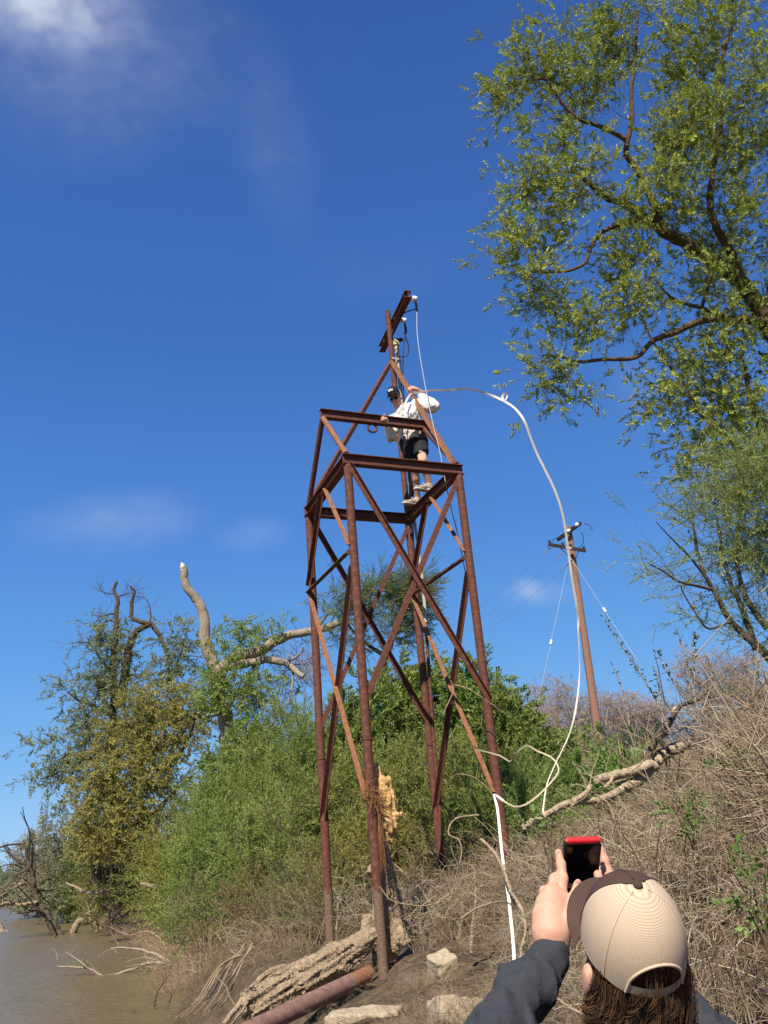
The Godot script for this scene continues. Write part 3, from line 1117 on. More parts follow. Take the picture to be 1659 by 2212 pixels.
# a blob centred on a place in the picture; half width and half height in picture units, and half depth in metres
func puff(k: Array, x: float, y: float, hw: float, hh: float, depth: float, hd: float, n: int) -> Array:
	var u: float = k[2] * depth / FOCAL * 1.1
	return [at(k[0] + x * k[2], k[1] + y * k[2], depth), Vector3(hw * u, hh * u, hd), n]

func trees() -> void:
	make_sprigs()
	# --- the big willow overhanging from the right; its trunk stands outside the picture
	push = 1.28
	var foot := Vector3(8.6, 3.6, -14.4)
	var limbs := [
		[PackedVector3Array([foot, foot + Vector3(-.1, 1.6, .1), at(1760, 900, 10.8), at(1700, 760, 10.5), at(1659, 697, 10.2)]), .34, .19],
		limb([995.4, 0, .42, 10.2, 9.0], [[1580, 1660], [1450, 1470], [1310, 1350], [1180, 1270], [1040, 1190], [930, 1110], [840, 1050], [740, 1010], [640, 920], [570, 870]], .17, .03),
		limb([995.4, 0, .42, 10.0, 9.2], [[1450, 1450], [1390, 1300], [1320, 1180], [1280, 1040], [1300, 860], [1340, 640], [1330, 380], [1400, 120]], .09, .03),
		limb([995.4, 0, .42, 9.5, 9.0], [[1040, 1190], [960, 980], [890, 850], [850, 780], [880, 620], [875, 480], [890, 380], [900, 250], [910, 60]], .075, .02),
		limb([995.4, 0, .42, 9.2, 8.6], [[850, 720], [720, 650], [600, 610], [500, 500], [440, 410], [390, 410]], .05, .02),
		limb([995.4, 0, .42, 9.4, 9.0], [[900, 1130], [830, 1150], [720, 1200], [660, 1290], [640, 1350], [560, 1390], [470, 1400], [360, 1400]], .055, .015),
		limb([995.4, 0, .42, 10.1, 9.2], [[1580, 1660], [1400, 1640], [1240, 1650], [1100, 1710], [990, 1750], [900, 1840], [760, 1845], [600, 1860], [500, 1830], [420, 1830]], .08, .014),
		limb([995.4, 0, .42, 9.9, 9.6], [[1350, 1620], [1220, 1580], [1120, 1550], [1060, 1510], [1010, 1450]], .045, .015),
		limb([995.4, 0, .42, 9.8, 9.6], [[1240, 1580], [1280, 1430], [1260, 1340]], .035, .02),
		limb([995.4, 0, .42, 10.4, 9.8], [[1500, 2350], [1300, 2200], [1150, 1980], [1000, 1780], [920, 1610]], .05, .012),
		limb([995.4, 0, .42, 10.6, 10.2], [[1620, 2500], [1540, 2200], [1490, 2050], [1470, 1950], [1440, 1800]], .075, .03),
		limb([995.4, 0, .42, 10.2, 9.0], [[1580, 1660], [1620, 1300], [1640, 900], [1600, 500], [1650, 100]], .12, .04),
		limb([995.4, 0, .42, 9.4, 8.8], [[840, 1050], [700, 980], [620, 900], [500, 880], [400, 900], [300, 960]], .035, .012),
	]
	var zz := [995.4, 0.0, 0.42]
	var blobs := [
		puff(zz, 430, 330, 356, 248, 8.9, .9, 163), puff(zz, 250, 430, 140, 173, 8.8, .6, 47), puff(zz, 800, 180, 356, 227, 9.2, 1.0, 163), puff(zz, 1250, 250, 389, 356, 9.5, 1.3, 249), puff(zz, 1480, 600, 324, 454, 9.6, 1.4, 316),
		puff(zz, 680, 480, 248, 173, 9.0, .7, 76), puff(zz, 560, 700, 216, 119, 9.0, .6, 42), puff(zz, 1150, 760, 356, 281, 9.3, 1.1, 220), puff(zz, 380, 960, 205, 162, 8.9, .6, 76), puff(zz, 620, 960, 270, 173, 9.1, .7, 76),
		puff(zz, 1020, 1060, 324, 216, 9.3, .9, 143), puff(zz, 300, 1300, 130, 216, 9.0, .5, 52), puff(zz, 480, 1200, 216, 162, 9.1, .6, 47), puff(zz, 420, 1500, 227, 140, 9.1, .6, 71), puff(zz, 900, 1350, 184, 216, 9.5, .7, 76),
		puff(zz, 640, 1700, 194, 140, 9.3, .5, 52), puff(zz, 420, 1880, 162, 108, 9.2, .4, 33), puff(zz, 600, 1960, 173, 119, 9.3, .4, 28), puff(zz, 900, 1600, 248, 184, 9.6, .8, 86), puff(zz, 1400, 1150, 281, 259, 9.8, 1.2, 143),
		puff(zz, 1300, 1500, 324, 216, 9.9, 1.0, 86), puff(zz, 1300, 1850, 356, 216, 10.2, 1.0, 124), puff(zz, 1050, 2050, 216, 194, 10.0, .8, 66), puff(zz, 1400, 2150, 302, 248, 10.4, 1.0, 124), puff(zz, 1750, 1200, 281, 756, 10.0, 1.6, 153), puff(zz, 1500, -150, 540, 324, 9.6, 1.6, 115),
		puff(zz, 520, 2050, 65, 65, 9.2, .3, 7), puff(zz, 1300, 2330, 300, 160, 10.3, .9, 74), puff(zz, 1550, 2250, 250, 260, 10.5, 1.0, 86), puff(zz, 1580, 1750, 220, 300, 10.3, 1.0, 80), puff(zz, 330, 700, 65, 108, 8.8, .3, 11)]
	grow({"called": "willow_tree", "label": "big leafy willow with dark limbs hanging its yellow green crown over the bank", "category": "tree", "seed": 101, "limbs": limbs, "blobs": blobs, "bark": M.bark_warm, "leaf": "tuft", "shoots": 4, "size": Vector2(.11, .21), "from": .25, "spray": Vector2(.3, .9), "sag": 1.0,
		"cols": [Color(.164, .211, .064), Color(.257, .310, .076), Color(.363, .409, .091), Color(.468, .503, .105)], "lean": Vector3(-.2, .42, .05), "twig": .011, "step": .3, "jitter": .05, "mess": .8, "gap": .05, "clump": .6, "reach": 4.0, "base": foot, "bare": .0, "thick": 1.0})
	push = 1.0
	# --- slender willow on the slope, right edge
	var y := [1260.8, 862.6, 0.3, 11.0, 11.0]
	var g := at(1700, 1490, 11.0)
	limbs = [
		[PackedVector3Array([Vector3(g.x, ground(g.x, g.z) - .2, g.z), g, at(1655, 1415, 11.0), at(1609, 1373, 11.0), at(1579, 1343, 11.0), at(1555, 1301, 10.9), at(1540, 1273, 10.9), at(1516, 1229, 10.8), at(1501, 1163, 10.8), at(1495, 1117, 10.8)]), .07, .015],
		limb([1260.8, 862.6, .3, 10.9, 10.4], [[930, 1370], [800, 1340], [680, 1310], [560, 1230], [480, 1190]], .025, .008),
		limb([1260.8, 862.6, .3, 10.9, 10.3], [[880, 1280], [760, 1130], [640, 1010], [520, 880]], .022, .006),
		limb([1260.8, 862.6, .3, 11.0, 11.2], [[1240, 1800], [1190, 1650], [1120, 1450], [1050, 1300], [1000, 1100], [960, 850], [940, 650]], .05, .012),
		limb([1260.8, 862.6, .3, 11.0, 11.3], [[1327, 1650], [1200, 1480], [1150, 1380], [1100, 1150], [1120, 850], [1150, 600], [1130, 450]], .05, .012),
		limb([1260.8, 862.6, .3, 10.9, 10.6], [[1060, 1600], [900, 1650], [820, 1560], [720, 1400], [700, 1340]], .02, .006),
	]
	var yy := [1260.8, 862.6, 0.3]
	blobs = [puff(yy, 800, 950, 110, 240, 10.8, .5, 26), puff(yy, 1070, 680, 170, 160, 11.1, .7, 70), puff(yy, 1280, 580, 220, 180, 11.2, .9, 150), puff(yy, 1000, 950, 200, 180, 11.0, .7, 48), puff(yy, 1280, 900, 200, 260, 11.2, .9, 150), puff(yy, 660, 1170, 110, 80, 10.6, .4, 7), puff(yy, 1100, 1260, 200, 140, 11.0, .6, 30),
		puff(yy, 1310, 1300, 170, 220, 11.2, .8, 75), puff(yy, 540, 1260, 90, 50, 10.4, .3, 6), puff(yy, 800, 1480, 110, 120, 10.8, .4, 10), puff(yy, 1450, 900, 200, 400, 11.3, 1.0, 50), puff(yy, 1180, 1640, 140, 120, 10.9, .5, 16), puff(yy, 1330, 1650, 130, 150, 11.0, .6, 26)]
	grow({"called": "willow_tree", "label": "slender young willow with fine upright sprays on the dry slope under the big willow", "category": "tree", "seed": 102, "limbs": limbs, "blobs": blobs, "bark": M.bark_dark, "leaf": "feather", "shoots": 4, "size": Vector2(.16, .34), "from": .3, "spray": Vector2(.4, 1.0), "sag": .4,
		"cols": [Color(.175, .216, .105), Color(.222, .275, .105), Color(.292, .351, .105), Color(.386, .421, .117)], "lean": Vector3(-.25, .35, 0), "twig": .006, "step": .3, "jitter": .05, "mess": .55, "gap": -.1, "reach": 3.0, "bare": .3})
	# --- the broken-topped trunk with two arching limbs
	var b := [0.0, 1194.4, 0.44, 32.0, 32.0]
	var bb := [0.0, 1194.4, 0.44]
	var bt := at(500, 1720, 32.0)
	limbs = [
		[PackedVector3Array([Vector3(bt.x, ground(bt.x, bt.z) - .2, bt.z), at(497, 1660, 32), at(493, 1617, 32), at(491, 1568, 32), at(475, 1502, 32), at(466, 1458, 32), at(453, 1414, 32), at(442, 1370, 32), at(440, 1326, 32), at(427, 1296, 31.9), at(409, 1276, 31.8), at(398, 1247, 31.7), at(396, 1227, 31.7)]), .38, .13],
		limb([0, 1194.4, .44, 32.0, 30.5], [[1075, 590], [1140, 520], [1280, 480], [1340, 440], [1430, 400], [1530, 385], [1620, 360], [1700, 330]], .24, .12),
		limb([0, 1194.4, .44, 32.0, 31.0], [[1085, 590], [1110, 560], [1200, 545], [1300, 525], [1400, 540], [1450, 580], [1490, 605]], .22, .09),
		limb([0, 1194.4, .44, 31.0, 30.6], [[1560, 370], [1600, 310], [1640, 280]], .07, .03),
		limb([0, 1194.4, .44, 31.4, 31.0], [[1400, 540], [1470, 500], [1490, 460]], .06, .02),
		limb([0, 1194.4, .44, 31.4, 31.0], [[1440, 560], [1430, 680], [1410, 740]], .05, .02),
	]
	blobs = [puff(bb, 1060, 640, 60, 130, 31.7, .6, 40), puff(bb, 1180, 450, 150, 130, 31.4, .8, 60), puff(bb, 1290, 420, 60, 60, 31.3, .5, 14), puff(bb, 1180, 640, 150, 110, 31.2, .8, 60), puff(bb, 1320, 700, 110, 90, 31.2, .8, 30), puff(bb, 1100, 720, 120, 80, 31.5, .7, 45), puff(bb, 1030, 430, 30, 40, 31.6, .3, 8), puff(bb, 1380, 380, 40, 40, 31, .3, 5), puff(bb, 1640, 300, 60, 50, 30.6, .4, 14)]
	var bt1 := grow({"called": "dead_topped_tree", "label": "pale thick trunk snapped off at its top with two arching limbs and clinging green leaves", "category": "tree", "seed": 103, "limbs": limbs, "blobs": blobs, "bark": M.bark_grey, "leaf": "broad", "shoots": 6, "size": Vector2(.2, .4), "spray": Vector2(.3, 1.0),
		"cols": [Color(.140, .211, .053), Color(.211, .292, .064), Color(.304, .386, .094)], "lean": Vector3(.1, .2, 0), "twig": .016, "step": .5, "jitter": .14, "mess": 1.0, "gap": .0, "clump": .9, "reach": 5.0, "bare": .35})
	var brk := MB.new()
	var tipp := at(396, 1227, 31.7)
	brk.tube(PackedVector3Array([tipp - Vector3(0, .1, 0), tipp + Vector3(-.03, .14, 0), tipp + Vector3(-.08, .24, 0)]), PackedFloat32Array([.12, .10, .015]), 7)
	var bo := obj("broken_end", brk, mat("splinter_pale", lin(.68, .60, .48), 0.9), bt1)
	bo.position = -bt1.position
	# thin bare twigs hanging off that tree's limbs
	limbs = [limb([0, 1194.4, .44, 33.0, 33.0], [[1250, 1150], [1240, 950], [1260, 820], [1230, 700]], .06, .02), limb([0, 1194.4, .44, 33.0, 33.0], [[1350, 1150], [1370, 950], [1340, 800], [1380, 640]], .05, .02), limb([0, 1194.4, .44, 33, 33], [[1450, 1100], [1470, 900], [1500, 700]], .05, .02)]
	grow({"called": "bare_tree", "label": "leafless thin stemmed tree seen between the snapped trunk and the tower", "category": "tree", "seed": 104, "limbs": limbs, "blobs": [puff(bb, 1280, 820, 170, 150, 33, 1.0, 60), puff(bb, 1450, 620, 120, 130, 32.5, 1.0, 40), puff(bb, 1520, 480, 80, 100, 31.5, .8, 20)], "bark": M.bark_grey, "leaf": "bare", "shoots": 3, "size": Vector2(.5, 1.1), "leaf_mat": M.dry,
		"cols": [Color(.187, .152, .117), Color(.281, .234, .187), Color(.351, .304, .257)], "lean": Vector3(0, -.2, 0), "twig": .012, "step": .6, "jitter": .1, "mess": 1.0, "leaf_name": "twigs", "reach": 6.0})
	# --- dark tree with a dead stag-headed top
	limbs = [
		limb([0, 1194.4, .44, 38.0, 38.0], [[545, 1500], [550, 1200], [550, 900], [560, 760], [555, 600], [560, 480], [570, 380], [570, 300], [580, 230], [560, 180], [575, 140]], .26, .06),
		limb([0, 1194.4, .44, 38.0, 37.4], [[590, 760], [615, 600], [630, 480], [660, 400], [690, 370], [735, 350], [690, 338], [645, 310], [650, 230], [662, 190], [640, 165]], .22, .05),
		limb([0, 1194.4, .44, 38.0, 37.5], [[740, 345], [780, 400], [815, 480], [825, 560], [820, 650]], .13, .06),
		limb([0, 1194.4, .44, 38.0, 37.5], [[575, 300], [540, 300], [500, 310], [460, 305]], .06, .015), limb([0, 1194.4, .44, 38, 37.6], [[565, 340], [530, 330], [505, 350]], .05, .015),
		limb([0, 1194.4, .44, 38.0, 37.5], [[560, 200], [530, 200], [490, 185]], .04, .01), limb([0, 1194.4, .44, 38, 37.5], [[580, 215], [620, 200], [660, 195]], .04, .015), limb([0, 1194.4, .44, 38, 38], [[735, 350], [740, 300], [730, 250], [710, 220], [670, 215]], .05, .012),
		limb([0, 1194.4, .44, 38.0, 37.0], [[550, 1000], [450, 1010], [390, 1000], [330, 990], [270, 1050], [230, 1110]], .12, .03),
		limb([0, 1194.4, .44, 38.0, 37.0], [[550, 800], [450, 750], [380, 720], [330, 680]], .09, .03), limb([0, 1194.4, .44, 38, 37.4], [[555, 600], [480, 500], [430, 440], [340, 445]], .08, .012),
		limb([0, 1194.4, .44, 38, 37.4], [[820, 650], [870, 540], [900, 450], [920, 360]], .06, .02), limb([0, 1194.4, .44, 37.4, 37.0], [[880, 510], [940, 505], [1000, 515]], .04, .02),
	]
	blobs = [puff(bb, 470, 400, 60, 50, 37.6, .7, 26), puff(bb, 560, 470, 120, 120, 37.6, 1.0, 80), puff(bb, 500, 620, 110, 110, 37.6, 1.0, 80), puff(bb, 620, 640, 80, 120, 37.8, 1.0, 50), puff(bb, 420, 780, 110, 110, 37.5, 1.0, 70), puff(bb, 470, 930, 130, 130, 37.6, 1.2, 100), puff(bb, 330, 1020, 90, 60, 37.2, .8, 34), puff(bb, 210, 920, 80, 50, 37, .7, 20), puff(bb, 210, 1100, 75, 60, 37, .7, 26),
		puff(bb, 390, 1120, 130, 130, 37.5, 1.2, 80), puff(bb, 870, 430, 110, 110, 37.4, 1.0, 60), puff(bb, 800, 590, 70, 70, 37.2, .7, 34), puff(bb, 900, 600, 90, 90, 37.2, .8, 40), puff(bb, 330, 690, 50, 60, 37.2, .6, 16)]
	var dark := grow({"called": "dark_tree", "label": "dark stag headed tree with bare black top branches beside the olive tree", "category": "tree", "seed": 105, "limbs": limbs, "blobs": blobs, "bark": M.bark_dark, "leaf": "broad", "shoots": 6, "size": Vector2(.2, .4), "spray": Vector2(.4, 1.2),
		"cols": [Color(.117, .140, .064), Color(.181, .211, .094), Color(.257, .287, .135), Color(.351, .374, .205)], "lean": Vector3(.05, .1, 0), "twig": .016, "step": .6, "jitter": .2, "mess": 1.0, "gap": .0, "clump": .9, "reach": 6.0, "bare": .3})
	dead_twigs(limbs, [1, 3, 4, 5, 6, 7, 10], 9, Vector2(.45, 1.0), Color(.10, .08, .065), 115, dark)
	# --- olive-yellow tree
	limbs = [
		limb([0, 1194.4, .44, 36.0, 35.0], [[480, 1620], [470, 1480], [540, 1340], [640, 1180], [700, 1000], [740, 850], [760, 720]], .20, .05),
		limb([0, 1194.4, .44, 35.8, 34.6], [[600, 1250], [760, 1100], [870, 1000], [940, 880], [960, 780]], .14, .04), limb([0, 1194.4, .44, 35.8, 35.0], [[500, 1400], [560, 1150], [520, 950], [590, 800]], .14, .04), limb([0, 1194.4, .44, 35.6, 34.6], [[520, 1380], [700, 1320], [850, 1180], [960, 1080]], .12, .03), limb([0, 1194.4, .44, 35.6, 35], [[470, 1450], [440, 1250], [420, 1120]], .10, .03)]
	blobs = [puff(bb, 700, 780, 150, 110, 35, 1.3, 130), puff(bb, 850, 760, 140, 110, 35, 1.3, 110), puff(bb, 930, 850, 90, 120, 34.8, 1.2, 80), puff(bb, 620, 920, 150, 150, 35, 1.4, 150), puff(bb, 780, 960, 160, 150, 34.6, 1.4, 150), puff(bb, 520, 1080, 130, 140, 35, 1.3, 120), puff(bb, 680, 1130, 160, 140, 34.6, 1.4, 130), puff(bb, 830, 1100, 110, 110, 34.5, 1.2, 70), puff(bb, 480, 1230, 100, 110, 35, 1.2, 80), puff(bb, 620, 1290, 140, 110, 34.6, 1.3, 90), puff(bb, 760, 1320, 120, 90, 34.4, 1.2, 60), puff(bb, 860, 1240, 70, 70, 34.4, .8, 25), puff(bb, 450, 1380, 90, 80, 35, 1.2, 60), puff(bb, 560, 1420, 110, 70, 34.6, 1.2, 60), puff(bb, 680, 1420, 110, 70, 34.4, 1.2, 50)]
	grow({"called": "olive_tree", "label": "broad tree with olive yellow catkin foliage leaning over the river edge", "category": "tree", "seed": 106, "limbs": limbs, "blobs": blobs, "bark": M.bark_dark, "leaf": "broad", "shoots": 6, "size": Vector2(.2, .4), "spray": Vector2(.3, .9),
		"cols": [Color(.175, .175, .066), Color(.269, .257, .082), Color(.351, .322, .094), Color(.421, .374, .105)], "lean": Vector3(0, .2, 0), "twig": .015, "step": .6, "jitter": .18, "mess": 1.0, "gap": -.06, "clump": .9, "reach": 6.0, "bare": .35})
	# --- willow behind the tower
	var c6 := [597.0, 1227.6, 0.36]
	limbs = [limb([597, 1227.6, .36, 29.0, 29.0], [[640, 800], [640, 600], [690, 420], [760, 300], [800, 180], [790, 100]], .22, .03), limb([597, 1227.6, .36, 29, 28.6], [[650, 480], [580, 350], [560, 200], [600, 100]], .10, .02), limb([597, 1227.6, .36, 29, 28.8], [[700, 400], [820, 320], [880, 250]], .08, .02), limb([597, 1227.6, .36, 29, 28.6], [[640, 520], [500, 420], [420, 320], [380, 240]], .08, .02), limb([597, 1227.6, .36, 29, 28.8], [[740, 320], [680, 220], [700, 130]], .07, .02)]
	blobs = [puff(c6, 780, 130, 120, 80, 28.8, .9, 90), puff(c6, 840, 250, 100, 110, 28.8, .9, 90), puff(c6, 590, 130, 100, 90, 28.6, .9, 70), puff(c6, 560, 260, 110, 100, 28.6, .9, 50), puff(c6, 720, 230, 90, 90, 28.8, .9, 60), puff(c6, 680, 380, 130, 80, 28.7, .9, 50), puff(c6, 380, 180, 90, 100, 28.4, .8, 30), puff(c6, 390, 260, 50, 40, 28.2, .4, 26), puff(c6, 420, 400, 80, 100, 28.4, .8, 30)]
	grow({"called": "windswept_tree", "label": "grey green windswept tree rising behind the tower legs", "category": "tree", "seed": 107, "limbs": limbs, "blobs": blobs, "bark": M.bark_dark, "leaf": "willow", "shoots": 6, "size": Vector2(.26, .5), "spray": Vector2(.4, 1.0),
		"cols": [Color(.117, .152, .064), Color(.175, .216, .088), Color(.246, .287, .117)], "lean": Vector3(.5, .3, 0), "twig": .014, "step": .5, "jitter": .12, "mess": .7, "gap": -.05, "clump": 1.3, "reach": 5.0, "bare": .4})
	# --- leafless trees with reddish buds on the bank top behind the pole
	var spots := [[1150, 1640, 60, 1500, 44.0, "beside the tower"], [1195, 1640, 70, 1440, 47.0, "left of the wooden pole's foot"], [1265, 1650, 70, 1480, 46.0, "just behind the wooden pole"], [1335, 1650, 60, 1480, 45.0, "right of the wooden pole's foot"], [1400, 1650, 60, 1490, 44.0, "behind the tall leafy shoots"], [1520, 1560, 80, 1390, 40.0, "behind the slender willow's stems"], [1600, 1560, 70, 1400, 41.0, "at the foot of the slender willow"]]
	for i in spots.size():
		var q = spots[i]
		var D: float = q[4]
		var f0 := at(q[0], q[1], D)
		var root := Vector3(f0.x, ground(f0.x, f0.z) - .1, f0.z)
		var top := at(q[0] + 8, q[3] + 25, D)
		var hgt: float = top.y - root.y
		var rn := RandomNumberGenerator.new()
		rn.seed = 500 + i
		var ls := [[PackedVector3Array([root, root.lerp(top, .35) + Vector3(rn.randf_range(-.3, .3), 0, 0), root.lerp(top, .7), top]), .16, .03]]
		for k in 7:
			var a := rn.randf_range(.15, .6)
			var dir := Vector3(rn.randf_range(-1, 1), rn.randf_range(.5, 1.1), rn.randf_range(-.6, .6)).normalized()
			var s0 := root.lerp(top, a)
			ls.append([PackedVector3Array([s0, s0 + dir * hgt * .22, s0 + dir * hgt * .4 + Vector3(0, .3, 0)]), .07, .02])
		var hw: float = q[2] * D / FOCAL
		grow({"called": "walnut_tree", "label": "leafless grey tree with rusty buds " + q[5], "category": "tree", "group": "leafless trees along the bank top", "seed": 510 + i, "limbs": ls, "blobs": [[root.lerp(top, .68), Vector3(hw, hgt * .36, 1.4), 190], [root.lerp(top, .35), Vector3(hw * .9, hgt * .3, 1.2), 70]], "bark": M.bark_grey, "leaf": "budded", "shoots": 3, "size": Vector2(.35, .7), "leaf_mat": M.dry,
			"cols": [Color(.234, .175, .146), Color(.328, .257, .216), Color(.409, .339, .292)], "lean": Vector3(0, .3, 0), "twig": .014, "step": .6, "jitter": .1, "mess": 1.0, "gap": -.2, "leaf_name": "twigs", "reach": 6.0, "bare": .2})
	# --- pale trees far along the bank at the left edge
	for q in [[150.0, 1900.0, 75.0, 1735.0, 62.0, [Color(.175, .187, .105), Color(.257, .263, .164), Color(.328, .328, .222)], "pale grey green tree beyond the olive tree at the bend"], [85.0, 1915.0, 55.0, 1800.0, 80.0, [Color(.199, .199, .140), Color(.292, .281, .211), Color(.351, .339, .269)], "small pale tree farthest along the bank behind the drowned dead tree"], [210.0, 1890.0, 60.0, 1780.0, 56.0, [Color(.105, .140, .047), Color(.152, .193, .058), Color(.222, .246, .094)], "mid green bushy tree under the pale tree at the bend"], [30.0, 1920.0, 60.0, 1885.0, 170.0, [Color(.164, .199, .117), Color(.234, .257, .164)], "distant low green thicket where the river bends away"], [300.0, 1880.0, 60.0, 1800.0, 46.0, [Color(.058, .082, .029), Color(.105, .140, .047)], "dark green tree below the olive tree's crown"], [455.0, 1760.0, 65.0, 1600.0, 31.0, [Color(.117, .146, .053), Color(.187, .216, .070), Color(.257, .281, .094)], "olive green bushy tree filling the space between the olive tree and the snapped trunk"], [250.0, 1830.0, 70.0, 1700.0, 45.0, [Color(.117, .129, .053), Color(.187, .193, .070), Color(.257, .252, .094)], "olive green tree under the left side of the olive yellow crown"]]:
		var D: float = q[4]
		var f0 := at(q[0], q[1], D)
		var root := Vector3(f0.x, maxf(ground(f0.x, f0.z), 0) - .1, f0.z)
		var top := at(q[0], q[3] + 10, D)
		var hgt: float = top.y - root.y
		var hw: float = q[2] * D / FOCAL
		var ls := []
		for k in 5:
			var a := TAU * k / 5 + .4
			var dir := Vector3(cos(a) * hw * .6, hgt * .75, sin(a) * hw * .5)
			ls.append([PackedVector3Array([root, root + dir * .4 + Vector3(0, hgt * .1, 0), root + dir]), hgt * .018, hgt * .005])
		grow({"called": "bank_tree", "label": q[6], "category": "tree", "group": "trees far along the bank", "seed": int(q[0]) + 600, "limbs": ls, "blobs": [[root.lerp(top, .6), Vector3(hw, hgt * .42, hw), 330], [root.lerp(top, .3), Vector3(hw, hgt * .3, hw), 200]], "bark": M.bark_grey, "leaf": "broad", "shoots": 6, "size": Vector2(.28, .55) * D / 60.0, "spray": Vector2(.4, 1.3) * D / 60.0, "cols": q[5], "lean": Vector3(.1, .3, 0), "twig": .016, "step": .8, "jitter": .25 * D / 60.0, "mess": 1.0, "gap": .0, "clump": 1.4, "reach": 9.0, "bare": .2})


